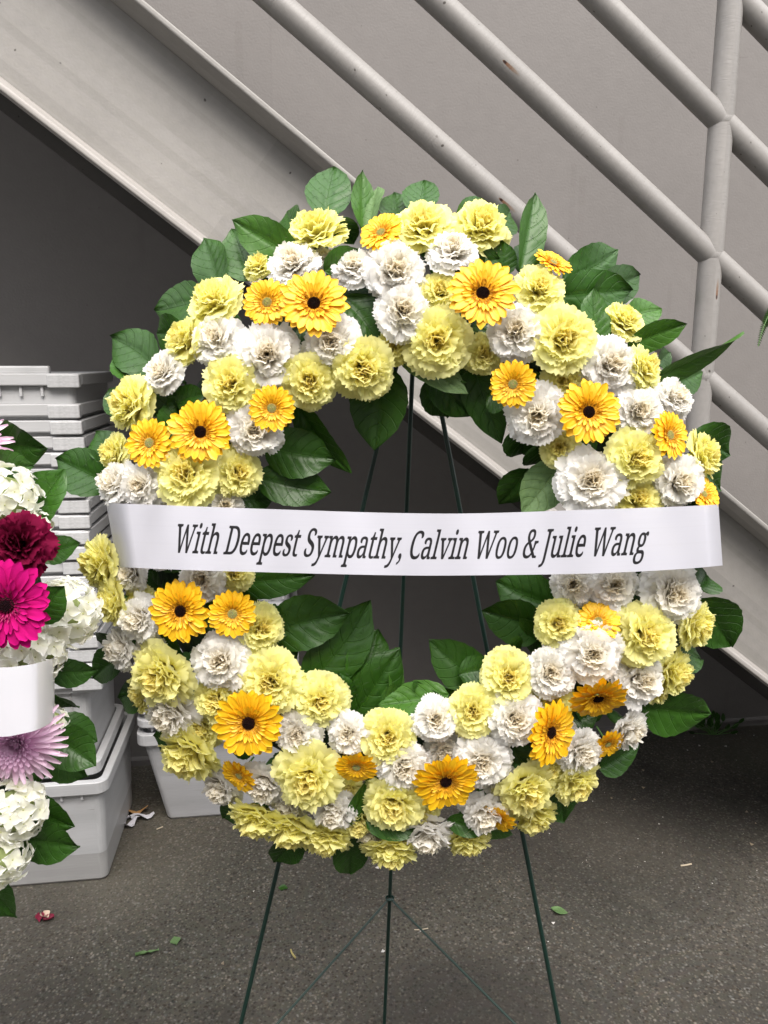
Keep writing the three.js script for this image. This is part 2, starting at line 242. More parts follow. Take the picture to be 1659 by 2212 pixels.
{ // the lower stack behind the wreath
  const W = 0.46, D = 0.34, cor = onGround(360, 1772), tp = 0.17, h = 0.30;
  const u = cor.x * cyaw - cor.z * syaw, w = -(cor.x * syaw + cor.z * cyaw), off = tp * h;
  const at = (y) => stairToWorld(u - off + W / 2, y, w - off + D / 2);
  const bin = base('storage_bin', at(0), YAW); tag(bin, 'tapered white plastic tote on the asphalt behind the wreath', 'bin', GC);
  mesh('bin_body', crateBody(W, D, h, tp), mCrateBack, bin); mesh('rim', crateRim(W, D, h + 0.02, 0.012, 0.036), mCrateBack, bin);
  let proto = null; const n = 10, pitch = 0.043;
  for (let k = 0; k < n; k++) {
    let o; const y = h + 0.022 + k * pitch;
    if (!proto || k === n - 1) {
      o = base('plastic_crate', at(y), YAW); const hh = k === n - 1 ? 0.06 : pitch;
      mesh('rim', crateRim(W - 0.01, D - 0.01, hh, 0.014, 0.024), mCrateBack, o);
      mesh('crate_body', loft([[W - 0.03, D - 0.03, 0.02, 0], [W - 0.015, D - 0.015, 0.02, hh - 0.01], [W - 0.025, D - 0.025, 0.02, hh - 0.01], [W - 0.04, D - 0.04, 0.02, 0]]), mCrateBack, o);
      mesh('rib', ribs(W - 0.02, D - 0.02, hh * 0.36, 0.03, 14, W * 0.86, 0.008), mCrateBack, o); proto ??= o;
    } else { o = proto.clone(); o.name = numbered('plastic_crate'); o.position.copy(at(y)); scene.add(o); }
    tag(o, k === n - 1 ? 'grey white crate with slots, top of the short stack behind the wreath' : k ? `grey white crate, ${ORD[k]} up from the tapered tote in the short stack` : 'grey white crate directly on the tapered tote in the short stack', 'crate', GC);
  }
}

// ---------------------------------------------------------------- flower geometry (unit radius, facing +z)
function carnationGeom(seed, cOut, cMid, cIn, open = 0) {
  const R = rng(seed), S = new Sheets();
  const layers = [[7, 0], [7, 0.09], [8, 0.2], [8, 0.33], [9, 0.47], [8, 0.61], [7, 0.75], [6, 0.88], [4, 0.98]];
  for (const [cnt, L0] of layers) {
    const ph0 = R() * 6.28;
    for (let k = 0; k < cnt; k++) {
      const L = clamp(L0 + (R() - 0.5) * 0.1, 0, 1), phi = ph0 + (k + (R() - 0.5) * 0.55) / cnt * 6.283;
      const al = lerp(1.72, 0.1, Math.pow(L, 0.9)) + (R() - 0.5) * 0.38;
      const rho = lerp(1.0, 0.84 - 0.17 * open, Math.min(1, L * 1.6)) * (0.84 + R() * 0.28);
      const rt = Math.sin(al) * rho, zt = Math.cos(al) * rho * 0.92 - 0.08, rc = rt * lerp(0.42, 0.3, L), zc = zt * 0.55 + lerp(0.16, 0.05, L);
      const W = lerp(0.6, 0.3, L) * (0.78 + R() * 0.44), A = lerp(0.075, 0.105, L) * (0.6 + R() * 0.8);
      const k1 = lerp(4.4, 5.6, R()) + 2.6 * L, k2 = 8 + R() * 5, p1 = R() * 6.28, p2 = R() * 6.28, tw = (R() - 0.5) * (0.9 + 1.3 * L), cup = lerp(0.05, 0.2, L) * (R() * 1.6 - 0.3);
      const cph = Math.cos(phi), sph = Math.sin(phi), tone = 0.94 + R() * 0.1, tp = R() * 6.28, tf = 9 + R() * 4;
      const roll = (R() - 0.5) * (0.5 + 1.9 * L), cr = Math.cos(roll), sr = Math.sin(roll), nu = L < 0.5 ? 18 : 14, nv = 6;
      S.add(nu, nv, (u, v0, last) => {
        let v = v0 * (1 - 0.16 * u * u); if (last) v += 0.06 * (Math.abs(((u * tf + tp) / Math.PI % 1 + 1) % 1 - 0.5) * 2 - 0.5) + 0.02 * Math.sin(u * 31 + tp);
        const q = 1 - v, r = q * q * 0.05 + 2 * q * v * rc + v * v * rt, z = q * q * -0.5 + 2 * q * v * zc + v * v * zt;
        const dr = 2 * q * (rc - 0.05) + 2 * v * (rt - rc), dz = 2 * q * (zc + 0.5) + 2 * v * (zt - zc), dl = Math.hypot(dr, dz) + 1e-6;
        const nr = -dz / dl, nz = dr / dl, w = W * (0.14 + 0.86 * Math.pow(Math.max(0, v), 0.85)), vv = Math.pow(Math.max(0, v), 2);
        const d = cup * u * u * v + A * vv * (0.62 * Math.sin(u * k1 + p1 + v) + lerp(0.26, 0.42, L) * Math.sin(u * k2 + p2)) + tw * u * w * 0.35 * v;
        const la = u * w * (cr + (1 - cr) * (1 - v)), dd = d + u * w * sr * v, rr = r + nr * dd, zz = z + nz * dd;
        const p = V(cph * rr - sph * la, sph * rr + cph * la, zz);
        const e = clamp(Math.hypot(p.x, p.y) * 1.15, 0, 1), m = e < 0.5 ? e * 2 : e * 2 - 1, a = e < 0.5 ? cIn : cMid, b = e < 0.5 ? cMid : cOut;
        const f = tone * (0.93 + 0.07 * v);
        return { p, c: [0, 1, 2].map((i) => Math.min(0.955, lerp(a[i], b[i], m) * f)) };
      });
    }
  }
  return S.build();
}
function petalStrip(S, o) { // one ray petal: o = {phi, r0, len, w, rise, droop, tw, cIn, cOut, groove, notch, nu, nv, z0}
  const c = Math.cos(o.phi), s = Math.sin(o.phi), nu = o.nu ?? 4, nv = o.nv ?? 7;
  S.add(nu, nv, (u, v) => {
    const sh = (o.shape ?? ((t) => 0.36 + 0.64 * Math.sin(1.571 * Math.min(1, t * 1.3))))(v) * (v > 0.8 ? Math.sqrt(Math.max(0, 1 - Math.pow((v - 0.8) / 0.2, 2) * 0.93)) : 1);
    const w = o.w * sh, r = o.r0 + o.len * (v - (v > 0.95 ? (o.notch ?? 0.012) * (1 - Math.abs(u)) : 0) - 0.02 * u * u * v);
    const z = o.z0 + o.rise * v - o.droop * v * v + (o.groove ?? 0.012) * Math.cos(u * 4.7) * Math.sin(Math.PI * Math.min(1, v + 0.1)) + u * w * o.tw * v + 0.02 * (o.cupx ?? 1) * u * u;
    const la = u * w, t = v;
    return { p: V(c * r - s * la, s * r + c * la, z), c: [0, 1, 2].map((i) => lerp(o.cIn[i], o.cOut[i], Math.pow(t, 0.8)) * (o.tone ?? 1)) };
  });
}
function gerberaParts(seed, pal, eyeR, nOuter) { // returns shared geometries
  const R = rng(seed), petals = [], inner = new Sheets(), eye = new Sheets(), florets = new Sheets();
  for (let k = 0; k < nOuter; k++) { const S = new Sheets(); petalStrip(S, { phi: (k + (R() - 0.5) * 0.5) / nOuter * 6.283, r0: 0.2, len: 0.74 + R() * 0.08, w: 2.75 / nOuter, rise: 0.26 + R() * 0.1, droop: 0.16 + R() * 0.12, z0: -0.08, tw: (R() - 0.5) * 0.5, cIn: pal.base, cOut: pal.tip, tone: 0.93 + R() * 0.1, nu: 6, nv: 8 }); petals.push(S.build()); }
  const n2 = nOuter - 1; for (let k = 0; k < n2; k++) petalStrip(inner, { phi: (k + 0.5 + (R() - 0.5) * 0.5) / n2 * 6.283, r0: 0.18, len: 0.66 + R() * 0.1, w: 2.5 / n2, rise: 0.3 + R() * 0.1, droop: 0.17 + R() * 0.1, z0: -0.045, tw: (R() - 0.5) * 0.5, cIn: pal.base, cOut: pal.tip, tone: 0.92 + R() * 0.1, nu: 6, nv: 7 });
  const n3 = Math.round(nOuter * 1.1); for (let k = 0; k < n3; k++) petalStrip(inner, { phi: (k + (R() - 0.5) * 0.6) / n3 * 6.283, r0: 0.16, len: 0.3 + R() * 0.15, w: 1.35 / n3, rise: 0.16 + R() * 0.06, droop: 0.04, z0: 0.0, tw: (R() - 0.5) * 0.6, cIn: pal.base, cOut: pal.tip, tone: 0.9 + R() * 0.1, nv: 5 });
  for (let k = 0; k < 110; k++) { const rr = eyeR + 0.02 + R() * 0.15; petalStrip(florets, { phi: R() * 6.283, r0: rr - 0.015, len: 0.055 + R() * 0.04, w: 0.012 + R() * 0.007, rise: 0.075, droop: 0, z0: 0.025 + R() * 0.03, tw: 0.5, cIn: pal.floretIn, cOut: pal.floret, tone: 0.8 + R() * 0.25, nu: 2, nv: 2, groove: 0 }); }
  const put = (x, y, z, r, h, col) => eye.add(6, 3, (u, v) => { const a = u * Math.PI, q = Math.cos(v * 1.5708); return { p: V(x + Math.cos(a) * r * q, y + Math.sin(a) * r * q, z + h * Math.sin(v * 1.5708)), c: col }; });
  eye.add(24, 4, (u, v) => { const a = u * Math.PI, r = eyeR * 1.12 * (1 - v); return { p: V(Math.cos(a) * r, Math.sin(a) * r, 0.015 + 0.05 * Math.sin(v * 1.57)), c: pal.eye.map((c) => c * 0.8) }; });
  for (let k = 0; k < 64; k++) { const t = Math.sqrt((k + 0.5) / 64), a = k * 2.39996, r = t * eyeR; put(Math.cos(a) * r, Math.sin(a) * r, 0.02 + 0.045 * Math.sqrt(1 - t * t * 0.9), 0.017, 0.03 + R() * 0.015, t > 0.82 ? pal.eyeRim : pal.eye.map((c) => c * (0.7 + R() * 0.6))); }
  return { petals, inner: inner.build(), florets: florets.build(), eye: eye.build() };
}
function leafGeom(o) { // base at the origin, tip at +y, face +z; metres
  const S = new Sheets(), { len, wid, fold = 0.12, curl = 0, wave = 0.5, twist = 0, seed = 1, side = 0, tear = 0 } = o, R = rng(seed), p1 = R() * 6.28, p2 = R() * 6.28, bend = side, sw = (R() - 0.5) * 0.1;
  S.add(12, 16, (u, v) => {
    const body = Math.pow(Math.sin(Math.PI * Math.pow(v, 0.83 + sw)), 0.62), tip = v > 0.8 ? 1 - 0.5 * (v - 0.8) / 0.2 : 1;
    let w = wid / 2 * (v <= 0 || v >= 1 ? 0.004 : body * tip) * (1 + 0.025 * Math.sin(v * 40 + p1) * Math.abs(u));
    if (tear && u > 0.3 && v > tear && v < tear + 0.14) w *= 0.78;
    const x0 = u * w, au = Math.abs(u), ph = (v - 0.26 * au) * 6.5;
    let z = fold * Math.abs(x0) * 1.1 - curl * len * v * v + wave * 0.03 * wid * Math.sin(v * 7 + p1 + (u > 0 ? 1.7 : 0)) * au * au * 2 + 0.045 * wid * (Math.abs(((ph % 1) + 1) % 1 - 0.5) * -2 + 0.5) * Math.sin(Math.PI * Math.min(1, au * 1.05)) * -1;
    z += -0.035 * wid * Math.exp(-au * au * 90);
    const a = twist * v, x = x0 * Math.cos(a) - z * Math.sin(a), zz = x0 * Math.sin(a) + z * Math.cos(a);
    return { p: V(x + bend * len * Math.sin(Math.PI * v), v * len, zz), c: [1, 1, 1] };
  });
  return S.build();
}
const leafMap = (bump) => canvasTex(512, 512, (c, n) => {
  const R = rng(4); c.fillStyle = bump ? '#909090' : '#d8d8d8'; c.fillRect(0, 0, n, n);
  if (!bump) for (let k = 0; k < 900; k++) { c.fillStyle = R() < 0.5 ? `rgba(255,255,230,${R() * 0.07})` : `rgba(60,90,60,${R() * 0.07})`; const r = 4 + R() * 30; c.beginPath(); c.ellipse(R() * n, R() * n, r, r * 0.6, R() * 3, 0, 7); c.fill(); }
  const col = bump ? (a) => `rgba(20,20,20,${a})` : (a) => `rgba(255,255,215,${a})`;
  const line = (x0, y0, cx, cy, x1, y1, w, a) => { c.strokeStyle = col(a); c.lineWidth = w; c.beginPath(); c.moveTo(x0, y0); c.quadraticCurveTo(cx, cy, x1, y1); c.stroke(); };
  const Y = (v) => n * (1 - v);
  for (let i = 0; i < 90; i++) { const s = i % 2 ? 1 : -1, x = n / 2 + s * R() * n * 0.46, y = R() * n; line(x, y, x + s * 10, y + R() * 14 - 7, x + s * 34, y - 6 + R() * 30, 1, bump ? 0.35 : 0.18); }
  for (let i = 0; i < 6; i++) for (const s of [-1, 1]) { const v = 0.05 + i * 0.154 + (s > 0 ? 0.03 : 0); line(n / 2, Y(v), n / 2 + s * n * 0.24, Y(v + 0.07), n / 2 + s * n * 0.49, Y(v + 0.25), bump ? 7 : 3.4, bump ? 0.6 : 0.6); }
  c.fillStyle = col(bump ? 0.9 : 0.62); c.beginPath(); c.moveTo(n / 2 - 7, n); c.lineTo(n / 2 + 7, n); c.lineTo(n / 2 + 1, 0); c.lineTo(n / 2 - 1, 0); c.fill();
}, !bump);
const tLeaf = leafMap(false), bLeaf = leafMap(true);
const leafMat = (r, g, b, rough = 0.38) => new THREE.MeshPhysicalMaterial({ color: lin(r, g, b), map: tLeaf, bumpMap: bLeaf, bumpScale: 0.0035, roughness: rough, transmission: 0.08, thickness: 0, specularIntensity: 0.6 });
const M = {
  dark: leafMat(0.034, 0.108, 0.011), mid: leafMat(0.046, 0.145, 0.013), blue: leafMat(0.042, 0.132, 0.017), light: leafMat(0.07, 0.19, 0.022), pale: leafMat(0.17, 0.29, 0.11, 0.6),
  white: new THREE.MeshPhysicalMaterial({ vertexColors: true, roughness: 0.9, transmission: 0.45, specularIntensity: 0.3, thickness: 0 }),
  yellow: new THREE.MeshPhysicalMaterial({ vertexColors: true, roughness: 0.9, transmission: 0.45, specularIntensity: 0.3, thickness: 0 }),
  gold: new THREE.MeshPhysicalMaterial({ vertexColors: true, roughness: 0.5, transmission: 0.1, thickness: 0 }),
  lilac: new THREE.MeshPhysicalMaterial({ vertexColors: true, roughness: 0.6, transmission: 0.25, thickness: 0 }),
  deep: new THREE.MeshPhysicalMaterial({ vertexColors: true, roughness: 0.8, specularIntensity: 0.2 }),
  eye: new THREE.MeshPhysicalMaterial({ vertexColors: true, roughness: 0.85, specularIntensity: 0.25 }),
  calyx: new THREE.MeshStandardMaterial({ color: lin(0.045, 0.13, 0.025), roughness: 0.5 }),
  stem: new THREE.MeshStandardMaterial({ color: lin(0.06, 0.14, 0.03), roughness: 0.6 }),
  foam: new THREE.MeshStandardMaterial({ color: lin(0.012, 0.03, 0.012), roughness: 0.95, bumpMap: cloneRep(bumpPeel, 4, 2), bumpScale: 0.004 }),
  wire: new THREE.MeshStandardMaterial({ color: lin(0.006, 0.024, 0.018), roughness: 0.38 }),
};
const gWhite = [1, 2, 3, 4, 5, 6].map((s) => carnationGeom(100 + s, [0.94, 0.93, 0.91], [0.945, 0.92, 0.86], [0.94, 0.86, 0.68], s % 2 ? 0.6 : 0.1));
const gYellow = [1, 2, 3, 4, 5, 6].map((s) => carnationGeom(200 + s, [0.955, 0.925, 0.44], [0.955, 0.91, 0.39], [0.945, 0.83, 0.3], s % 2 ? 0.45 : 0));
const gBurg = carnationGeom(301, [0.14, 0.002, 0.028], [0.12, 0.0015, 0.022], [0.09, 0.001, 0.016], 0);
const palDark = { base: [0.86, 0.40, 0.004], tip: [0.88, 0.53, 0.005], floret: [0.85, 0.46, 0.03], floretIn: [0.45, 0.16, 0.01], eye: [0.014, 0.005, 0.004], eyeRim: [0.03, 0.008, 0.004] };
const palPale = { base: [0.86, 0.42, 0.004], tip: [0.88, 0.53, 0.005], floret: [0.88, 0.52, 0.05], floretIn: [0.62, 0.3, 0.02], eye: [0.42, 0.40, 0.15], eyeRim: [0.62, 0.47, 0.14] };
const palPink = { base: [0.38, 0.002, 0.09], tip: [0.5, 0.004, 0.16], floret: [0.55, 0.06, 0.2], floretIn: [0.2, 0.003, 0.04], eye: [0.014, 0.004, 0.006], eyeRim: [0.08, 0.004, 0.02] };
const gerbD = [1, 2, 3].map((s) => gerberaParts(400 + s, palDark, 0.17, 23)), gerbP = [1, 2, 3].map((s) => gerberaParts(450 + s, palPale, 0.19, 22)), gerbK = gerberaParts(480, palPink, 0.15, 22);
const gSmallPetals = gerbP.map((g) => mergeGeometries(g.petals));
const gCalyx = (() => { const g = new THREE.LatheGeometry([[0.0, -1.25], [0.08, -1.25], [0.08, -1.02], [0.17, -0.96], [0.235, -0.7], [0.22, -0.45], [0.27, -0.3], [0.2, -0.3]].map(([x, y]) => new THREE.Vector2(x, y)), 12); g.rotateX(Math.PI / 2); return g; })();
function floretGeom(seed) { const S = new Sheets(), R = rng(seed); for (let k = 0; k < 4; k++) { const ph = k * 1.5708 + (R() - 0.5) * 0.25, c = Math.cos(ph), s = Math.sin(ph), w0 = 0.44 + R() * 0.1, rise = 0.1 + R() * 0.3, p1 = R() * 6; S.add(8, 6, (u, v) => { const w = w0 * Math.pow(Math.sin(Math.PI * (0.12 + 0.78 * v)), 0.7) * (v > 0.85 ? 0.92 : 1), r = 0.04 + v * (1 - 0.22 * u * u), la = u * w, z = rise * v - 0.22 * v * v + 0.16 * u * u * v + 0.05 * Math.sin(u * 3 + p1) * v; const t = 0.9 + 0.1 * v; return { p: V(c * r - s * la, s * r + c * la, z + k * 0.012), c: [0.93 * t, 0.925 * t, lerp(0.74, 0.89, v) * t] }; }); } S.add(8, 3, (u, v) => { const a = u * Math.PI, q = Math.cos(v * 1.57) * 0.075; return { p: V(Math.cos(a) * q, Math.sin(a) * q, 0.02 + Math.sin(v * 1.57) * 0.08), c: [0.6, 0.62, 0.3] }; }); return S.build(); }
const gFloret = [1, 2, 3, 4].map((s) => floretGeom(520 + s));

// ---------------------------------------------------------------- a wreath frame: photo point + height above the ring plane -> local point
class Frame {
  constructor(depth, cx, cy, name, label, category) {
    this.D = depth; this.cx = cx; this.cy = cy; this.k = F / depth;
    this.g = new THREE.Group(); this.g.name = numbered(name); this.o = P(cx, cy + 500, depth); this.g.position.copy(this.o); this.g.rotation.x = -PITCH; scene.add(this.g); tag(this.g, label, category);
    this.oy = 500 / this.k; this.ring = 470 * 1.08 / depth;
  }
  at(px, py, h) { const d = this.D - h; return V((px - CX) / F * d - (this.cx - CX) / this.k, -(py - CY) / F * d + (this.cy - CY) / this.k + this.oy, h); }
  px(n, h) { return n / F * (this.D - h); }
  lean(px, py) { const dx = px - this.cx, dy = py - this.cy, r = Math.hypot(dx, dy), s = r - this.ring; const th = Math.asin(clamp(s / (205 * 1.08 / this.D), -0.75, 0.96)); return { th, dx: dx / r, dy: dy / r, h: 0.03 + 0.068 * Math.cos(th) }; }
}
const zAxis = V(0, 0, 1);
function orient(o, n, spin) { o.quaternion.setFromUnitVectors(zAxis, n.clone().normalize()).multiply(new THREE.Quaternion().setFromAxisAngle(zAxis, spin)); }
function carnation(fr, R, px, py, d, geoms, mat, label, o = {}) {
  const l = fr.lean(px, py), h = l.h + (o.dh ?? 0), th = l.th * (o.k ?? 1) * 0.64, r = fr.px(d / 2, h) * 1.2;
  const m = mesh('carnation', geoms[Math.floor(R() * geoms.length)], mat, fr.g); m.position.copy(fr.at(px, py, h));
  const n = V(l.dx * Math.sin(th) + (o.tx ?? 0) + (R() - 0.5) * 0.25, -l.dy * Math.sin(th) + (o.ty ?? 0) * 0.55 + (R() - 0.5) * 0.25, Math.cos(th));
  orient(m, n, R() * 6.28); m.scale.setScalar(r); m.userData.label = label;
  mesh('calyx', gCalyx, M.calyx, m); return m;
}
function gerbera(fr, R, px, py, d, parts, label, o = {}, whole) {
  const l = fr.lean(px, py), h = l.h + 0.022 + (o.dh ?? 0), th = l.th * (o.k ?? 0.3), r = fr.px(d / 2, h) * 1.07;
  const m = mesh('gerbera', parts.inner, o.mat ?? M.gold, fr.g); m.position.copy(fr.at(px, py, h)); m.userData.label = label;
  const n = V(l.dx * Math.sin(th) + (o.tx ?? 0), -l.dy * Math.sin(th) + (o.ty ?? 0), Math.cos(th)); n.x += (R() - 0.5) * 0.24; n.y += (R() - 0.5) * 0.24; orient(m, n, R() * 6.28); m.scale.setScalar(r);
  if (whole) { mesh('petals', whole, o.mat ?? M.gold, m); } else for (const p of parts.petals) { const q = mesh('petal', p, o.mat ?? M.gold, m); q.rotation.set((R() - 0.5) * 0.16, (R() - 0.5) * 0.16, (R() - 0.5) * 0.1); q.scale.setScalar(0.93 + R() * 0.12); }
  mesh('flower_eye', parts.eye, M.eye, m); mesh('florets', parts.florets, M.eye, m);
  const s = new THREE.CylinderGeometry(0.05, 0.05, 1.2, 8); s.rotateX(Math.PI / 2); s.translate(0, 0, -0.62); mesh('stem', s, M.stem, m); return m;
}
let leafSeed = 900;
function leaf(fr, bx, by, tx, ty, w, mat, o = {}) {
  const R = rng(leafSeed++), hb = o.hb ?? 0.035, ht = o.ht ?? 0.01, a = fr.at(bx, by, hb), b = fr.at(tx, ty, ht), y = b.clone().sub(a), len = y.length(); y.normalize();
  const roll = o.roll ?? (R() - 0.5) * 0.75; let n = V(0, 0, 1).addScaledVector(y, -y.z).normalize(); n.applyAxisAngle(y, roll); const x = V().crossVectors(y, n);
  const curl = o.curl ?? 0.03 + R() * 0.17;
  const g = leafGeom({ len, wid: fr.px(w, (hb + ht) / 2) / Math.max(0.45, Math.cos(roll)), fold: o.fold ?? 0.1 + R() * 0.16, curl, wave: o.wave ?? 0.6 + R() * 0.8, twist: o.twist ?? (R() - 0.5) * 0.35, side: o.side ?? (R() - 0.5) * 0.1, seed: leafSeed * 7, tear: o.tear ?? 0 });
  g.translate(0, 0, 0); const m = mesh('leaf', g, mat, fr.g); m.matrixAutoUpdate = true; m.quaternion.setFromRotationMatrix(new THREE.Matrix4().makeBasis(x, y, n)); m.position.copy(a).addScaledVector(n, curl * len * 0.5 * 0.5); return m;
}

// ---------------------------------------------------------------- the wreath
const fw = new Frame(1.08, 872, 1145, 'flower_wreath', 'round funeral wreath of yellow gerberas, yellow and white carnations and green leaves', 'wreath');
{
  const R = rng(12), ringG = new THREE.TorusGeometry(470 / fw.k, 0.048, 18, 80); ringG.scale(1, 1, 0.8); ringG.translate(0, fw.oy, 0); mesh('foam_ring', ringG, M.foam, fw.g);
  const Y = [[685, 508, 118, { ty: .5 }], [915, 495, 118, { k: .7 }], [1035, 496, 112, { k: .7 }], [562, 577, 66, { dh: -.02 }], [470, 657, 112, { tx: -.35 }], [406, 738, 96, { tx: -.5 }], [503, 830, 112, { k: .5 }], [668, 822, 106], [782, 793, 122], [945, 737, 126, { k: .8 }], [850, 746, 74, { dh: -.02 }], [950, 632, 80, { dh: -.012 }], [1163, 627, 94, { k: .5 }], [1213, 735, 128, { k: .2, dh: .008 }], [1345, 697, 84, { dh: -.01 }], [1385, 797, 90, { tx: .4 }], [1215, 822, 76, { dh: -.02 }], [1045, 766, 76, { dh: -.02 }], [288, 875, 108, { tx: -.3 }], [252, 980, 76, { tx: -.3, dh: -.01 }], [405, 1025, 126, { k: .3 }], [512, 1020, 96, { dh: -.01, tx: .3 }], [1210, 967, 76, { dh: -.02 }], [1370, 990, 112, { k: .2 }], [1512, 985, 92, { tx: .4 }], [1375, 1080, 96, { dh: -.02, ty: .3 }], [222, 1217, 104, { tx: -.5 }], [250, 1302, 94, { tx: -.6 }], [1205, 1345, 90, { k: .6 }], [1390, 1370, 118, { k: .3, dh: .006 }], [1497, 1350, 98, { tx: .2 }], [1447, 1452, 96, { dh: -.012, tx: .3 }], [560, 1357, 94, { dh: -.012, tx: .4 }], [355, 1455, 132, { tx: -.2, dh: .01 }], [320, 1492, 96, { dh: -.02, tx: -.4 }], [470, 1510, 90, { dh: -.012 }], [588, 1470, 120, { k: .3 }], [692, 1512, 102, { k: .5 }], [838, 1590, 106, { k: .6 }], [1020, 1535, 96, { k: .5 }], [1098, 1462, 106, { k: .6 }], [412, 1622, 126, { tx: -.1, ty: -.6 }], [668, 1675, 132, { k: .5, dh: .008 }], [850, 1732, 116, { k: .8 }], [1135, 1700, 116, { ty: -.35, dh: .006 }], [1240, 1685, 98, { ty: -.4 }], [556, 1762, 112, { ty: -.9 }], [630, 1782, 118, { ty: -.9 }], [704, 1802, 104, { ty: -.8 }], [845, 1828, 106, { ty: -.9 }], [1008, 1810, 90, { ty: -.8, dh: -.01 }], [1150, 1755, 94, { ty: -.4, dh: -.012 }], [1192, 1506, 84, { dh: -.025 }], [1090, 1500, 60, { dh: -.03 }], [1420, 1490, 60, { dh: -.02 }], [755, 1700, 50, { dh: -.03 }], [505, 1240, 70, { dh: -.02 }], [905, 1735, 84, { dh: -.02 }], [775, 1765, 84, { dh: -.02 }], [1180, 1650, 76, { dh: -.02 }], [300, 1300, 70, { dh: -.03 }], [440, 1570, 80, { dh: -.025 }], [1420, 1180, 90, { dh: -.03 }]];
  const Wt = [[638, 575, 104, { ty: .1 }], [764, 580, 84, { dh: -.008 }], [853, 587, 116, { k: .3 }], [975, 547, 98, { ty: .15 }], [870, 675, 112, { k: .4 }], [578, 766, 122, { k: .3 }], [470, 735, 98, { k: .7 }], [357, 807, 88, { tx: -.1 }], [717, 740, 110, { k: .8 }], [550, 930, 104], [1115, 720, 108, { k: .4 }], [1315, 790, 112, { k: .7 }], [1160, 895, 114, { k: .8 }], [1378, 888, 96, { k: .4 }], [1452, 862, 80], [1275, 1040, 132, { k: .2 }], [1463, 1040, 102, { k: .6 }], [255, 1045, 88, { tx: -.3 }], [308, 1048, 86], [385, 1088, 70, { dh: -.02 }], [487, 1090, 66, { dh: -.02 }], [287, 1238, 72, { dh: -.015 }], [440, 1250, 94, { dh: -.012 }], [305, 1335, 90, { tx: -.1 }], [264, 1400, 84, { tx: -.2 }], [480, 1425, 112, { k: .2 }], [372, 1535, 108, { ty: -.1 }], [645, 1580, 90, { k: .5 }], [1238, 1262, 84, { dh: -.01 }], [1325, 1263, 92, { dh: -.008 }], [1450, 1280, 118, { k: .4 }], [1278, 1410, 118, { k: .3, dh: .01 }], [1187, 1450, 100, { k: .5 }], [1380, 1467, 104, { k: .5 }], [1110, 1550, 112, { k: .4 }], [940, 1552, 88, { k: .7 }], [752, 1582, 82, { k: .5 }], [870, 1650, 104, { k: .4 }], [1040, 1640, 104, { k: .5 }], [1252, 1620, 96, { ty: -.1 }], [1355, 1572, 90, { ty: -.3, tx: .1 }], [572, 1690, 98, { ty: -.25 }], [480, 1700, 84, { dh: -.015 }], [720, 1747, 88, { ty: -.3 }], [922, 1795, 104, { ty: -.4 }], [1045, 1752, 92, { ty: -.2 }], [795, 1797, 60, { ty: -.4, dh: -.012 }], [700, 560, 50, { dh: -.025 }], [1220, 1590, 60, { dh: -.03 }], [1085, 1690, 76, { dh: -.02 }], [625, 1730, 84, { dh: -.02 }], [960, 1620, 76, { dh: -.03 }], [350, 1180, 90, { dh: -.03 }], [1350, 1180, 90, { dh: -.03 }], [330, 1400, 76, { dh: -.025 }]];
  for (const [x, y, d, o] of Y) carnation(fw, R, x, y, d, gYellow, M.yellow, 'pale yellow ruffled carnation', o);
  for (const [x, y, d, o] of Wt) carnation(fw, R, x, y, d, gWhite, M.white, 'cream white ruffled carnation', o);
  const G = [[678, 655, 146, {}], [1043, 633, 150, { dh: .01 }], [433, 933, 136, {}], [1272, 890, 136, {}], [390, 1320, 132, {}], [537, 1562, 150, { dh: .01 }], [1292, 1508, 128, { ty: -.75, dh: .006 }], [1190, 1582, 140, { tx: .55, ty: -.1 }], [963, 1688, 138, { tx: .1, ty: -.35 }]];
  G.forEach(([x, y, d, o], i) => gerbera(fw, R, x, y, d, gerbD[i % 3], 'large golden gerbera with dark eye', o));
  const S = [[577, 653, 102, { tx: -.1 }], [823, 502, 98, { tx: -.25, ty: .1 }], [1195, 568, 86, { ty: .45, tx: .2 }], [587, 882, 98, {}], [1108, 830, 100, {}], [323, 957, 108, { tx: -.1 }], [1447, 940, 102, { tx: .3 }], [1520, 1067, 86, { tx: .3, ty: .3, dh: -.012 }], [502, 1326, 102, {}], [1293, 1342, 92, { ty: .8, dh: -.016 }], [770, 1657, 90, { ty: -.5 }], [517, 1675, 86, { ty: -.4, tx: -.25 }], [1313, 1607, 76, { ty: -.4, tx: .1, dh: -.012 }], [1078, 1767, 76, { ty: -.5, tx: -.7 }]];
  S.forEach(([x, y, d, o], i) => gerbera(fw, R, x, y, d, gerbP[i % 3], 'small golden gerbera with pale green eye', o, gSmallPetals[i % 3]));
  const { dark, mid, light, pale, blue } = M;
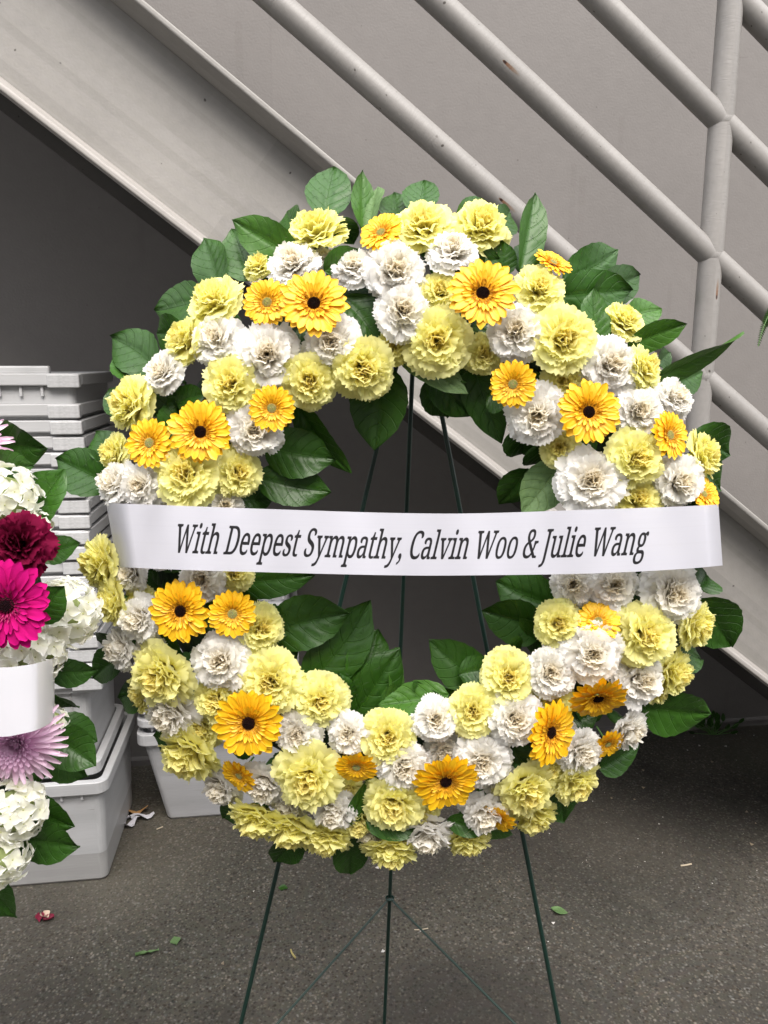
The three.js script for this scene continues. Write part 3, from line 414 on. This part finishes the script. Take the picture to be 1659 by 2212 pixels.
  const Ls = [ // base, tip, width, material, options
    [702, 480, 722, 347, 100, blue, { roll: .05 }], [785, 500, 778, 371, 46, light, { roll: .8, curl: -.08 }], [800, 500, 806, 392, 56, pale, { roll: -.7 }], [900, 470, 915, 380, 80, blue, {}], [985, 475, 1050, 424, 54, blue, {}],
    [1118, 600, 1166, 411, 66, mid, { roll: .55, hb: .07, ht: .05, fold: .5 }], [1080, 600, 1085, 517, 70, mid, { hb: .05, ht: .06 }], [1135, 600, 1160, 520, 80, dark, {}], [1215, 610, 1346, 535, 96, blue, { tear: .6 }], [1195, 640, 1378, 622, 96, blue, { hb: .04, ht: .03 }], [1292, 748, 1284, 622, 70, mid, { hb: .07, ht: .07, tear: .5, roll: .3 }], [1355, 690, 1430, 665, 66, light, { ht: .02 }], [1350, 752, 1487, 701, 58, light, { roll: .5, hb: .05, ht: .06 }], [1418, 812, 1612, 734, 62, light, { roll: .6, twist: -1.0, hb: .05, ht: .07 }], [1405, 830, 1492, 830, 70, dark, {}], [1490, 945, 1585, 985, 96, dark, {}], [1420, 790, 1450, 760, 50, dark, {}],
    [645, 560, 498, 474, 86, light, { hb: .05, ht: .05, roll: -.3 }], [545, 610, 500, 490, 100, mid, {}], [475, 630, 430, 505, 86, dark, {}], [450, 650, 323, 665, 98, dark, {}], [345, 805, 232, 722, 104, dark, {}], [275, 900, 236, 835, 66, dark, {}], [240, 1050, 111, 988, 104, dark, { roll: .1 }],
    [825, 790, 805, 970, 124, dark, { hb: .02, ht: .03 }], [868, 772, 1012, 838, 74, pale, { hb: .05, ht: .08, roll: -.4 }], [925, 800, 1025, 895, 96, dark, { ht: .03 }], [935, 810, 965, 905, 90, dark, { ht: 0 }], [1020, 780, 1078, 958, 84, dark, { ht: .04 }], [735, 645, 820, 735, 88, dark, { hb: .07, ht: .09, curl: .25 }],
    [570, 965, 722, 990, 110, dark, { ht: .05, roll: .1 }], [552, 1030, 716, 1062, 92, dark, { ht: .03 }], [640, 868, 752, 1028, 62, mid, { roll: .5, ht: .02 }], [505, 1080, 592, 1078, 56, dark, {}], [1210, 1000, 1130, 1105, 96, pale, { ht: .06 }], [1140, 1010, 1080, 1095, 76, dark, {}], [1120, 920, 1135, 985, 100, dark, {}], [1160, 960, 1170, 1010, 80, dark, {}],
    [1205, 1310, 1068, 1255, 110, dark, {}], [1175, 1360, 1040, 1320, 100, dark, { ht: .03 }], [1170, 1390, 1130, 1395, 50, dark, {}], [1290, 1320, 1170, 1290, 70, dark, {}], [1390, 1310, 1280, 1300, 60, dark, {}], [1055, 1485, 928, 1384, 100, dark, { ht: .05 }],
    [575, 1370, 754, 1325, 118, dark, { ht: .06, hb: .05 }], [665, 1478, 800, 1298, 116, dark, { ht: .04 }], [770, 1480, 818, 1358, 96, mid, { ht: .02 }], [755, 1560, 868, 1412, 108, dark, { ht: .05 }], [850, 1560, 868, 1400, 40, light, { ht: .02, roll: .8 }], [970, 1500, 815, 1520, 70, light, { hb: .07, ht: .07, roll: .5 }], [950, 1540, 1012, 1492, 50, mid, {}], [505, 1262, 678, 1248, 78, dark, { ht: .05 }], [370, 1300, 310, 1235, 80, dark, {}], [265, 1415, 196, 1468, 70, dark, {}], [330, 1500, 250, 1508, 78, dark, {}], [390, 1600, 330, 1590, 60, dark, {}],
    [1505, 1270, 1530, 1235, 80, dark, {}], [1510, 1290, 1582, 1400, 110, dark, {}], [1380, 1525, 1543, 1552, 108, mid, { ht: .03 }], [1290, 1660, 1392, 1616, 66, dark, {}], [1200, 1690, 1220, 1778, 80, dark, {}], [640, 1800, 590, 1868, 74, dark, {}], [655, 1800, 650, 1850, 70, dark, {}], [750, 1800, 758, 1898, 78, dark, {}], [760, 1780, 800, 1680, 50, mid, { hb: .07, ht: .09, roll: .6 }], [790, 1770, 905, 1800, 60, mid, { hb: .07, ht: .08 }], [965, 1770, 1052, 1800, 46, mid, { hb: .06, ht: .07 }], [1040, 1790, 1112, 1806, 34, light, {}], [380, 870, 445, 850, 56, dark, { hb: .06, ht: .07 }], [560, 1450, 520, 1500, 60, dark, {}], [690, 1640, 590, 1640, 60, mid, { hb: .06, ht: .07 }], [1080, 560, 990, 580, 60, dark, { hb: .06, ht: .05 }], [930, 560, 990, 600, 50, mid, { hb: .07, ht: .07 }], [735, 470, 765, 530, 56, dark, {}], [560, 540, 560, 470, 90, mid, { ht: -.01 }], [400, 720, 330, 720, 80, dark, {}], [300, 830, 262, 760, 86, mid, { ht: .0 }], [255, 1000, 205, 930, 76, dark, { ht: 0 }], [640, 500, 610, 450, 70, dark, { ht: -.01 }], [850, 480, 850, 415, 70, dark, { ht: -.01 }], [1060, 500, 1110, 450, 70, dark, { ht: -.01 }], [1270, 640, 1400, 590, 80, dark, { ht: -.01 }], [1380, 740, 1440, 720, 70, dark, { ht: 0 }], [1450, 830, 1530, 800, 64, mid, { ht: 0 }], [1500, 1010, 1565, 1060, 80, dark, { ht: 0 }], [1440, 1400, 1530, 1420, 84, dark, { ht: 0 }], [250, 1380, 205, 1390, 60, dark, {}], [1000, 1800, 1010, 1850, 56, dark, {}], [520, 1740, 480, 1770, 56, dark, {}],
    [700, 585, 775, 540, 50, light, { hb: .08, ht: .09, roll: .5 }],
  ];
  for (const [a, b, c, d, w, m, o] of Ls) leaf(fw, a, b, c, d, w, m, o);
  for (let k = 0; k < 74; k++) { // leaves pressed flat into the foam between the flowers
    const a = k / 74 * 6.283 + R() * 0.08, r = 330 + R() * 270, b = a + (R() - 0.5) * 0.35, r2 = clamp(r + (R() - 0.5) * 220, 350, 610);
    leaf(fw, 872 + Math.cos(a) * r, 1145 + Math.sin(a) * r, 872 + Math.cos(b) * r2 + 20, 1145 + Math.sin(b) * r2, 64 + R() * 34, dark, { hb: 0.04 + R() * 0.025, ht: 0.045 + R() * 0.03 });
  }
}

// ---------------------------------------------------------------- the printed ribbon
function ribbonGeom(fr, path, top, bot, skew) { // path: [px, h]; top/bot: function of px
  const nv = 6, p = [], uv = [], idx = [];
  path.forEach(([x, h, u], i) => { for (let j = 0; j <= nv; j++) { const t = j / nv, q = fr.at(x + (1 - t) * (skew ? skew(x) : 0), lerp(bot(x), top(x), t), h + 0.0022 * Math.sin(x * 0.021 + 1) * (0.4 + t) - 0.007 * Math.exp(-Math.pow((x - 296 - 40 * t) / 22, 2)) * (1 - t) + 0.0006 * Math.sin(x * 0.05 + t * 3)); p.push(q.x, q.y, q.z); uv.push(u, t); } });
  for (let i = 0; i < path.length - 1; i++) for (let j = 0; j < nv; j++) { const a = i * (nv + 1) + j, b = a + nv + 1; idx.push(a, b, b + 1, a, b + 1, a + 1); }
  const g = new THREE.BufferGeometry(); g.setAttribute('position', new THREE.Float32BufferAttribute(p, 3)); g.setAttribute('uv', new THREE.Float32BufferAttribute(uv, 2)); g.setIndex(idx); g.computeVertexNormals(); return g;
}
function curve(pts) { return (x) => { for (let i = 0; i < pts.length - 1; i++) if (x <= pts[i + 1][0] || i === pts.length - 2) { const [x0, y0] = pts[i], [x1, y1] = pts[i + 1]; const t = clamp((x - x0) / (x1 - x0), -0.2, 1.2); const m = (k) => { const a = pts[Math.max(0, k - 1)], b = pts[Math.min(pts.length - 1, k + 1)]; return (b[1] - a[1]) / (b[0] - a[0]) * (x1 - x0); }; const t2 = t * t, t3 = t2 * t; return (2 * t3 - 3 * t2 + 1) * y0 + (t3 - 2 * t2 + t) * m(i) + (-2 * t3 + 3 * t2) * y1 + (t3 - t2) * m(i + 1); } }; }
{
  const tex = canvasTex(2048, 256, (c, w, h) => {
    c.fillStyle = '#f1f1f4'; c.fillRect(0, 0, w, h);
    const R = rng(8); for (let k = 0; k < 40; k++) { c.fillStyle = `rgba(${R() < 0.5 ? '255,255,255' : '200,200,206'},.04)`; c.fillRect(0, R() * h, w, 1 + R() * 3); }
    const s = 'With Deepest Sympathy, Calvin Woo & Julie Wang', x0 = (360 - 236) / 1316 * w, x1 = (1391 - 236) / 1316 * w;
    c.font = '163px serif'; c.fillStyle = '#141216'; c.strokeStyle = '#141216'; c.lineWidth = 3.4; const tw = c.measureText(s).width, sx = (x1 - x0 - 14) / tw, sy = 0.97;
    c.setTransform(sx, 0, -0.19, sy, x0 + 14, h * 0.73); c.fillText(s, 0, 0); c.strokeText(s, 0, 0); c.setTransform(1, 0, 0, 1, 0, 0);
    for (let k = 0; k < 5200; k++) { c.fillStyle = `rgba(235,235,240,${R() * 0.09})`; c.fillRect(x0 + R() * (x1 - x0), h * 0.2 + R() * h * 0.7, 2.4, 1.2); }
  });
  tex.wrapS = tex.wrapT = THREE.ClampToEdgeWrapping;
  const m = new THREE.MeshPhysicalMaterial({ map: tex, color: lin(0.55, 0.55, 0.59), roughness: 0.42, transmission: 0.06, thickness: 0, sheen: 0.2 });
  const top = curve([[236, 1087], [400, 1093], [620, 1101], [850, 1108], [1020, 1109], [1300, 1100], [1470, 1094], [1550, 1090]]), bot = curve([[236, 1225], [330, 1229], [530, 1235], [870, 1243], [1100, 1242], [1300, 1238], [1470, 1229], [1556, 1221]]);
  const U = (x) => (x - 236) / 1316, path = [[330, -0.05, -0.1], [275, -0.035, -.06], [250, 0.0, -.03]];
  for (let k = 0; k <= 8; k++) { const a = k / 8 * 1.571; path.push([229 + 50 * (1 - Math.cos(a)), 0.03 + 0.105 * Math.sin(a), U(229 + 50 * (1 - Math.cos(a)))]); }
  for (let x = 300; x <= 1500; x += 20) { const e = Math.min(1, Math.min(x - 282, 1520 - x) / 260); path.push([x, 0.135 + 0.016 * e - 0.012 * Math.pow(Math.max(0, 1 - Math.abs(x - 880) / 420), 2), U(x)]); }
  for (let k = 0; k <= 8; k++) { const a = (1 - k / 8) * 1.571, x = 1552 - 34 * (1 - Math.cos(a)) * 1.0; path.push([x, 0.03 + 0.105 * Math.sin(a), U(x)]); }
  path.push([1535, 0.0, 1.02], [1500, -0.035, 1.05], [1440, -0.05, 1.1]);
  const o = mesh('sympathy_ribbon', ribbonGeom(fw, path, top, bot, (x) => 25 * clamp((420 - x) / 180, 0, 1) + 9 * clamp((x - 1350) / 180, 0, 1)), m); o.position.copy(fw.g.position); o.rotation.x = -PITCH;
  tag(o, 'white satin ribbon printed with a sympathy message across the round wreath', 'ribbon');
}

// ---------------------------------------------------------------- the wire easel
function rod(a, b, r) { const d = b.clone().sub(a), g = new THREE.CylinderGeometry(r, r, d.length(), 10); g.applyQuaternion(new THREE.Quaternion().setFromUnitVectors(V(0, 1, 0), d.normalize())); g.translate((a.x + b.x) / 2, (a.y + b.y) / 2, (a.z + b.z) / 2); return g; }
function onRay(px, py, a, b) { // nearest point of segment a-b to the photo point's ray: used for brace ends
  let best = null, bd = 1e9; for (let k = 0; k <= 400; k++) { const p = a.clone().lerp(b, k / 400), y = p.y - CAM_H, dep = -p.z * cp - y * sp, yc = y * cp - p.z * sp, py2 = CY - yc / dep * F; if (Math.abs(py2 - py) < bd) { bd = Math.abs(py2 - py); best = p; } } return best;
}
function makeEasel() {
  const fl = onGround(419, 2640), frr = onGround(1290, 2640), bk = onGround(829, 2235), apex = P(898, 650, 1.135), o = V((fl.x + frr.x) / 2, 0, (fl.z + bk.z) / 2), r = 0.0036;
  const g = base('wire_easel', o), L = (p) => p.clone().sub(o);
  const A = (dx) => L(apex.clone().add(V(dx, 0, 0)));
  mesh('leg', rod(A(-0.006), L(fl), r), M.wire, g); mesh('leg', rod(A(0.006), L(frr), r), M.wire, g); mesh('leg', rod(A(0).add(V(0, 0, -0.008)), L(bk), r), M.wire, g);
  const clip = onRay(843, 1940, apex, bk), bl = onRay(495, 2330, apex, fl), br = onRay(1180, 2330, apex, frr);
  mesh('brace', rod(L(clip), L(bl), 0.0021), M.wire, g); mesh('brace', rod(L(clip), L(br), 0.0021), M.wire, g);
  const ring = new THREE.TorusGeometry(0.007, 0.0022, 8, 20); ring.rotateX(Math.PI / 2); const c = L(clip); ring.translate(c.x, c.y, c.z); mesh('clip', ring, M.wire, g);
  const h1 = onRay(600, 1600, apex, fl), h2 = onRay(1080, 1600, apex, frr); for (const h of [h1, h2]) { const q = L(h); mesh('hook', rod(q, q.clone().add(V(0, 0.02, 0.05)), 0.003), M.wire, g); }
  const cap = new THREE.SphereGeometry(0.011, 12, 8); const a = A(0); cap.translate(a.x, a.y, a.z); mesh('top_joint', cap, M.wire, g);
  return g;
}
const easel = makeEasel(); tag(easel, 'dark green wire easel holding the round yellow and white wreath', 'easel');

// ---------------------------------------------------------------- the arrangement cut off at the left edge
const fl2 = new Frame(0.98, -500, 1400, 'flower_arrangement', 'arrangement with magenta gerbera, white hydrangeas and lilac chrysanthemum at the left edge', 'arrangement');
{
  const R = rng(44), rg = new THREE.TorusGeometry(fl2.ring / fl2.k, 0.05, 14, 60); rg.scale(1, 1, 0.8); rg.translate(0, fl2.oy, 0); mesh('foam_ring', rg, M.foam, fl2.g);
  const { dark, mid } = M;
  for (const [a, b, c, d, w, o] of [[-30, 960, 98, 972, 108, { hb: .02, ht: .03 }], [-20, 1000, 70, 1010, 70, { hb: .05, ht: .06 }], [60, 1140, 133, 1012, 112, { hb: .04, ht: .05 }], [80, 1195, 172, 1172, 62, { hb: .03, ht: .03 }], [90, 1215, 118, 1200, 34, {}], [78, 1340, 136, 1268, 84, { hb: .12, ht: .125 }], [95, 1445, 209, 1450, 66, { hb: .05, ht: .05 }], [120, 1500, 168, 1535, 60, { roll: .6 }], [110, 1585, 205, 1655, 90, { hb: .05, ht: .06 }], [120, 1560, 212, 1600, 70, { hb: .04, ht: .03, roll: -.5 }], [95, 1620, 188, 1680, 80, { hb: .03, ht: .03 }], [70, 1600, 85, 1690, 90, { hb: .02, ht: .02 }], [55, 1730, 158, 1790, 90, { hb: .06, ht: .06 }], [20, 1800, 166, 1838, 104, { hb: .07, ht: .07 }], [-30, 1890, 28, 1990, 100, { hb: .05, ht: .05 }], [-20, 1150, 60, 1130, 80, { hb: .02, ht: .02 }]]) leaf(fl2, a, b, c, d, w, R() < 0.4 ? mid : dark, o);
  for (let k = 0; k < 70; k++) { const a = k / 70 * 6.283, r = fl2.ring + (R() - 0.5) * 240, b = a + (R() - 0.5) * 0.4, r2 = fl2.ring + (R() - 0.4) * 330; if (-500 + Math.cos(b) * r2 > -20) continue; leaf(fl2, -500 + Math.cos(a) * r, 1400 + Math.sin(a) * r, -500 + Math.cos(b) * r2, 1400 + Math.sin(b) * r2, 90, dark, { hb: .03, ht: .05 }); }
  function hydrangea(px, py, d, n, h, tilt) {
    const core = new THREE.IcosahedronGeometry(1, 2); const m = mesh('hydrangea', core, new THREE.MeshStandardMaterial({ color: lin(0.3, 0.36, 0.14), roughness: 0.8 }), fl2.g);
    m.userData.label = 'white hydrangea head of four petalled florets'; m.position.copy(fl2.at(px, py, h)); const r = fl2.px(d / 2, h); m.scale.setScalar(r * 0.62); orient(m, V(...tilt), 0);
    for (let k = 0; k < n; k++) { const z = 1 - (k + 0.5) / n * 1.35, q = Math.sqrt(1 - z * z), a = k * 2.39996 + (R() - 0.5) * 0.5, dir = V(q * Math.cos(a), q * Math.sin(a), z), f = mesh('floret', gFloret[k % 4], M.white, m); f.position.copy(dir).multiplyScalar(1.32 + R() * 0.16); orient(f, dir.clone().add(V((R() - 0.5) * 0.7, (R() - 0.5) * 0.7, (R() - 0.5) * 0.5)), R() * 6.28); f.scale.setScalar(0.5 + R() * 0.16); }
  }
  hydrangea(8, 1075, 150, 30, 0.07, [.5, .2, .8]); hydrangea(78, 1135, 70, 12, 0.06, [.6, .3, .7]); hydrangea(138, 1322, 156, 36, 0.06, [.7, 0, .7]); hydrangea(70, 1405, 150, 34, 0.08, [.3, -.1, .9]); hydrangea(20, 1400, 130, 24, 0.08, [.2, -.1, .9]); hydrangea(112, 1560, 70, 12, 0.05, [.7, 0, .6]);
  hydrangea(30, 1750, 140, 34, 0.09, [.5, -.2, .8]); hydrangea(0, 1850, 130, 30, 0.09, [.5, -.3, .8]); hydrangea(-190, 1600, 150, 26, 0.08, [0, 0, 1]); hydrangea(-150, 1180, 150, 26, 0.08, [0, 0, 1]);
  const bc = carnation(fl2, R, 42, 1178, 122, [gBurg], M.deep, 'dark burgundy carnation', { dh: 0.03, k: .4 });
  carnation(fl2, R, -160, 1800, 120, [gBurg], M.deep, 'dark burgundy carnation', {});
  gerbera(fl2, R, 14, 1308, 196, gerbK, 'magenta gerbera with black eye', { mat: M.deep, dh: 0.03, k: .2 });
  // lilac chrysanthemum with long quilled petals
  function mum(px, py, d, tilt, h) {
    const r = fl2.px(d / 2, h), inn = new Sheets(), out = [];
    const quill = (S, phi, el, len, w, c0, c1, z0) => { const ce = Math.cos(el), se = Math.sin(el), c = Math.cos(phi), s = Math.sin(phi); S.add(5, 7, (u, v) => { const ww = w * (0.55 + 0.6 * Math.sin(Math.PI * (0.1 + 0.78 * v))) * (v > 0.9 ? 1 - (v - 0.9) * 5 : 1), t = v * len, rr = 0.04 + t * ce + 0.0, z = z0 + t * se - 0.12 * v * v * len + 0.9 * w * u * u, la = u * ww; return { p: V(c * rr - s * la, s * rr + c * la, z), c: [0, 1, 2].map((i) => lerp(c0[i], c1[i], v)) }; }); };
    const a = [0.8, 0.48, 0.7], b = [0.92, 0.72, 0.85];
    for (let k = 0; k < 34; k++) { const S = new Sheets(); quill(S, k / 34 * 6.28 + R() * 0.15, -0.1 + R() * 0.2, 0.88 + R() * 0.12, 0.056, a, b, -0.05); out.push(S.build()); }
    for (let k = 0; k < 32; k++) { const S = new Sheets(); quill(S, k / 32 * 6.28 + R() * 0.2, 0.2 + R() * 0.25, 0.66 + R() * 0.2, 0.054, a, b, 0); out.push(S.build()); }
    for (let k = 0; k < 90; k++) quill(inn, k * 2.4, 0.5 + 1.0 * (k / 90), 0.6 - 0.3 * k / 90, 0.05, [0.7, 0.38, 0.6], [0.86, 0.6, 0.78], 0.02);
    const m = mesh('chrysanthemum', inn.build(), M.lilac, fl2.g); m.userData.label = 'lilac chrysanthemum with long quilled petals'; m.position.copy(fl2.at(px, py, h)); m.scale.setScalar(r); orient(m, V(...tilt), 0.3); for (const p of out) mesh('petal', p, M.lilac, m);
  }
  mum(36, 1604, 215, [.1, -.12, 1], 0.1); mum(-75, 962, 190, [.2, .3, .9], 0.06);
}
{ // its plain white band
  const m = new THREE.MeshPhysicalMaterial({ color: lin(0.6, 0.6, 0.635), roughness: 0.38, transmission: 0.06, thickness: 0 });
  const path = []; for (let x = -900; x < 60; x += 40) path.push([x, 0.17, 0.5]); for (let k = 0; k <= 10; k++) { const a = k / 10 * 2.6 + 0.2; path.push([56 + 62 * Math.sin(Math.min(a, 1.571)) - (a > 1.571 ? 40 * (1 - Math.sin(a)) : 0), 0.055 + 0.115 * Math.cos(a), 0.5]); }
  const top = curve([[-900, 1440], [0, 1442], [60, 1437], [117, 1421], [125, 1415]]), bot = curve([[-900, 1600], [0, 1592], [60, 1583], [110, 1561], [122, 1540]]);
  const o = mesh('plain_ribbon', ribbonGeom(fl2, path, top, bot), m); o.position.copy(fl2.g.position); o.rotation.x = -PITCH; tag(o, 'blank white ribbon band on the cut off arrangement at left', 'ribbon');
  const e = easel.clone(); e.name = numbered('wire_easel'); e.position.x += -0.9; e.position.z += 0.1; scene.add(e); tag(e, 'dark wire easel under the arrangement at the left edge', 'easel');
}

// ---------------------------------------------------------------- small things on the asphalt
function flat(name, pts, px, py, size, mat, label, category, o = {}) { // a thin curled scrap lying on the ground
  const g0 = onGround(px, py), S = new Sheets(), n = 8, R = rng(o.seed ?? 3), sp1 = R() * 6;
  S.add(n, n, (u, v) => { const w = pts(v), x = u * w * 0.5, y = v - 0.5; return { p: V(x * size, size * (0.05 + (o.lift ?? 0.12) * (0.5 + 0.5 * Math.sin(u * 2.2 + v * 4 + sp1)) * (0.3 + u * u)), -y * size), c: [1, 1, 1] }; });
  const m = mesh(name, S.build(), mat); m.position.copy(g0); m.rotation.y = o.turn ?? 0; tag(m, label, category); return m;
}
const oval = (v) => Math.max(0.03, Math.sin(Math.PI * v)) * 0.8;
flat('fallen_leaf', oval, 379, 2034, 0.032, M.pale, 'round pale green leaf scrap on the asphalt left of the easel', 'leaf', { turn: .4 });
flat('fern_scrap', (v) => (0.2 + 0.5 * Math.abs((v * 5) % 1 - 0.5)) * Math.sin(Math.PI * clamp(v, 0.06, 0.94)) * 0.9, 318, 2061, 0.055, M.pale, 'feathery green fern scrap lying on the asphalt', 'leaf', { turn: -1.2, seed: 5 });
flat('fallen_leaf', oval, 1208, 1970, 0.042, M.pale, 'grey green leaf on the asphalt right of the easel', 'leaf', { turn: 1.2, seed: 9 });
flat('fallen_leaf', oval, 500, 1763, 0.05, M.dark, 'dark narrow leaf on the asphalt in front of the tapered tote', 'leaf', { turn: -1.3, seed: 19, lift: .06 });
flat('fallen_leaf', oval, 612, 1920, 0.028, M.dark, 'green leaf strip on the asphalt beside the left easel leg', 'leaf', { turn: 1.4, seed: 10 });
{
  const pm = new THREE.MeshStandardMaterial({ color: lin(0.2, 0.012, 0.04), roughness: 0.6 }), cm = new THREE.MeshStandardMaterial({ color: lin(0.55, 0.42, 0.32), roughness: 0.7 });
  const g = base('fallen_petal', onGround(97, 1987)); tag(g, 'crumpled burgundy and cream petal on the asphalt at lower left', 'petal'); const src = [[-.012, 0, pm, .028, .3], [.012, .004, pm, .026, 1.9], [0, -.004, cm, .03, .9]];
  src.forEach(([x, z, m, s, t], i) => { const S = new Sheets(); S.add(6, 6, (u, v) => ({ p: V(u * 0.4 * Math.sin(Math.PI * (0.1 + 0.8 * v)) * s, s * (0.12 + 0.3 * u * u + 0.1 * i * v), (v - 0.5) * s) })); const q = S.build(); q.rotateY(t); q.translate(x, 0.001, z); mesh('petal', q, m, g); });
  const twig = (px, py, len, r, a, mat, label) => { const c = new THREE.CatmullRomCurve3([V(-len / 2, r, 0), V(-len * 0.1, r * 1.5, len * 0.06), V(len / 2, r, -len * 0.03)]); const o = mesh('twig', new THREE.TubeGeometry(c, 8, r, 6), mat); o.position.copy(onGround(px, py)); o.rotation.y = a; tag(o, label, 'twig'); };
  const tw = new THREE.MeshStandardMaterial({ color: lin(0.32, 0.27, 0.1), roughness: 0.8 }), tp = new THREE.MeshStandardMaterial({ color: lin(0.45, 0.38, 0.28), roughness: 0.8 });
  twig(633, 2062, 0.03, 0.0022, -1.1, tw, 'short yellowish twig on the asphalt between the easel legs'); twig(910, 2008, 0.035, 0.0012, .1, tp, 'thin pale twig beside the right easel brace'); twig(1482, 1870, 0.034, 0.0025, .2, tp, 'pale stick on the dark asphalt at right'); twig(345, 1790, .02, .002, .7, tp, 'tiny straw piece near the paper scrap');
  // crumpled paper scrap by the bin
  const pt = canvasTex(256, 256, (c) => { c.fillStyle = '#e4e3ea'; c.fillRect(0, 0, 256, 256); c.fillStyle = '#26242c'; const R = rng(6); for (let k = 0; k < 9; k++) { c.fillRect(20 + R() * 190, 30 + R() * 190, 14 + R() * 30, 5); } c.fillRect(60, 40, 10, 34); c.fillRect(80, 40, 26, 8); });
  const pap = new THREE.MeshStandardMaterial({ map: pt, roughness: 0.8 }), tan = new THREE.MeshStandardMaterial({ color: lin(0.5, 0.27, 0.1), roughness: 0.8 });
  const s = base('paper_scrap', onGround(286, 1772)); tag(s, 'torn white and tan paper scrap on the asphalt beside the deep bin', 'paper'); const R = rng(61);
  [[0.03, -0.008, .07, .035, .45, pap], [-0.03, 0, .05, .045, -.6, pap], [0.005, 0.03, .05, .03, .9, pap], [0.0, -0.035, .075, .03, .3, tan]].forEach(([x, z, w, d, t, m]) => { const S = new Sheets(), p = R() * 6; S.add(6, 5, (u, v) => ({ p: V(u * w / 2, 0.006 + 0.01 * Math.sin(u * 3 + p) + 0.01 * v, (v - 0.5) * d * (1 - 0.25 * Math.sin(u * 4 + p))) })); const g2 = S.build(); g2.rotateY(t); g2.translate(x, 0.002, z); mesh('paper_piece', g2, m, s); });
}
{ // loose grit, leaf crumbs and chips swept against the wall
  const R = rng(17), g = [];
  const chip = (x, z, s, c) => { const b = new THREE.TetrahedronGeometry(s, 0); b.scale(1, 0.35 + R() * 0.4, 0.4 + R()); b.rotateY(R() * 6); b.translate(x, s * 0.2, z); const n = b.attributes.position.count, a = new Float32Array(n * 3); for (let i = 0; i < n; i++) a.set(c, i * 3); b.setAttribute('color', new THREE.BufferAttribute(a, 3)); g.push(plain(b)); };
  for (let k = 0; k < 700; k++) { const far = Math.pow(R(), 0.6), u = -0.2 + R() * 2.2, w = lerp(1.5, 2.6, far), p = stairToWorld(u, 0, w), t = R(); chip(p.x, p.z, 0.0015 + 0.006 * Math.pow(R(), 4), t < 0.6 ? [0.07, 0.06, 0.045] : t < 0.85 ? [0.2, 0.16, 0.11] : [0.45, 0.43, 0.4]); }
  for (let k = 0; k < 120; k++) { const p = V(-1.1 + R() * 2.2, 0, -1.0 - R() * 1.2); chip(p.x, p.z, 0.001 + 0.0025 * Math.pow(R(), 3), R() < 0.6 ? [0.2, 0.19, 0.17] : [0.4, 0.39, 0.36]); }
  const o = mesh('grit', mergeGeometries(g), new THREE.MeshStandardMaterial({ vertexColors: true, roughness: 0.9 })); tag(o, 'loose grit and leaf crumbs scattered on the asphalt', 'debris', null, 'stuff');
}
{ // a small weed where the wall meets the ground
  const p0 = stairToWorld(onStair(1540, 1600, WALL_W - 0.08).u, 0, WALL_W - 0.08), g = base('weed', p0); tag(g, 'small dark weed growing at the foot of the wall at right', 'plant'); const R = rng(71);
  for (let k = 0; k < 26; k++) { const a = R() * 6.28, el = 0.3 + R() * 1.1, l = 0.03 + R() * 0.05, d = V(Math.cos(a) * Math.cos(el), Math.sin(el), Math.sin(a) * Math.cos(el) * 0.6), e = d.clone().multiplyScalar(l).add(V((R() - .5) * .12, 0, 0)); const q = leafGeom({ len: 0.026 + R() * 0.015, wid: 0.016, seed: k }); q.applyQuaternion(new THREE.Quaternion().setFromUnitVectors(V(0, 1, 0), d)); q.translate(e.x, e.y, e.z); mesh('leaf', q, M.dark, g); mesh('stem', rod(V((R() - .5) * .03, 0, 0), e, 0.0012), M.stem, g); }
}
{ // fern tip reaching in at the right edge
  const tip = P(1638, 748, 1.3), rootP = P(1740, 600, 1.32), g = base('fern_frond', rootP); tag(g, 'tip of a dark green fern frond hanging in at the right edge', 'fern');
  const c = new THREE.QuadraticBezierCurve3(V(0, 0, 0), P(1660, 640, 1.3).sub(rootP), tip.clone().sub(rootP)); mesh('stem', new THREE.TubeGeometry(c, 16, 0.0009, 5), M.stem, g);
  for (let k = 2; k < 40; k++) for (const s of [-1, 1]) { const t = k / 40, p = c.getPoint(t), d = c.getTangent(t), sd = V(-d.y, d.x, 0).multiplyScalar(s), l = 0.014 * Math.pow(1 - t, 0.7) + 0.003; const q = leafGeom({ len: l, wid: l * 0.3, seed: k }), dir = sd.clone().add(d.clone().multiplyScalar(0.9)).normalize(); q.applyQuaternion(new THREE.Quaternion().setFromUnitVectors(V(0, 1, 0), dir)); q.translate(p.x, p.y, p.z); mesh('leaflet', q, M.dark, g); }
}
renderer.render(scene, camera);
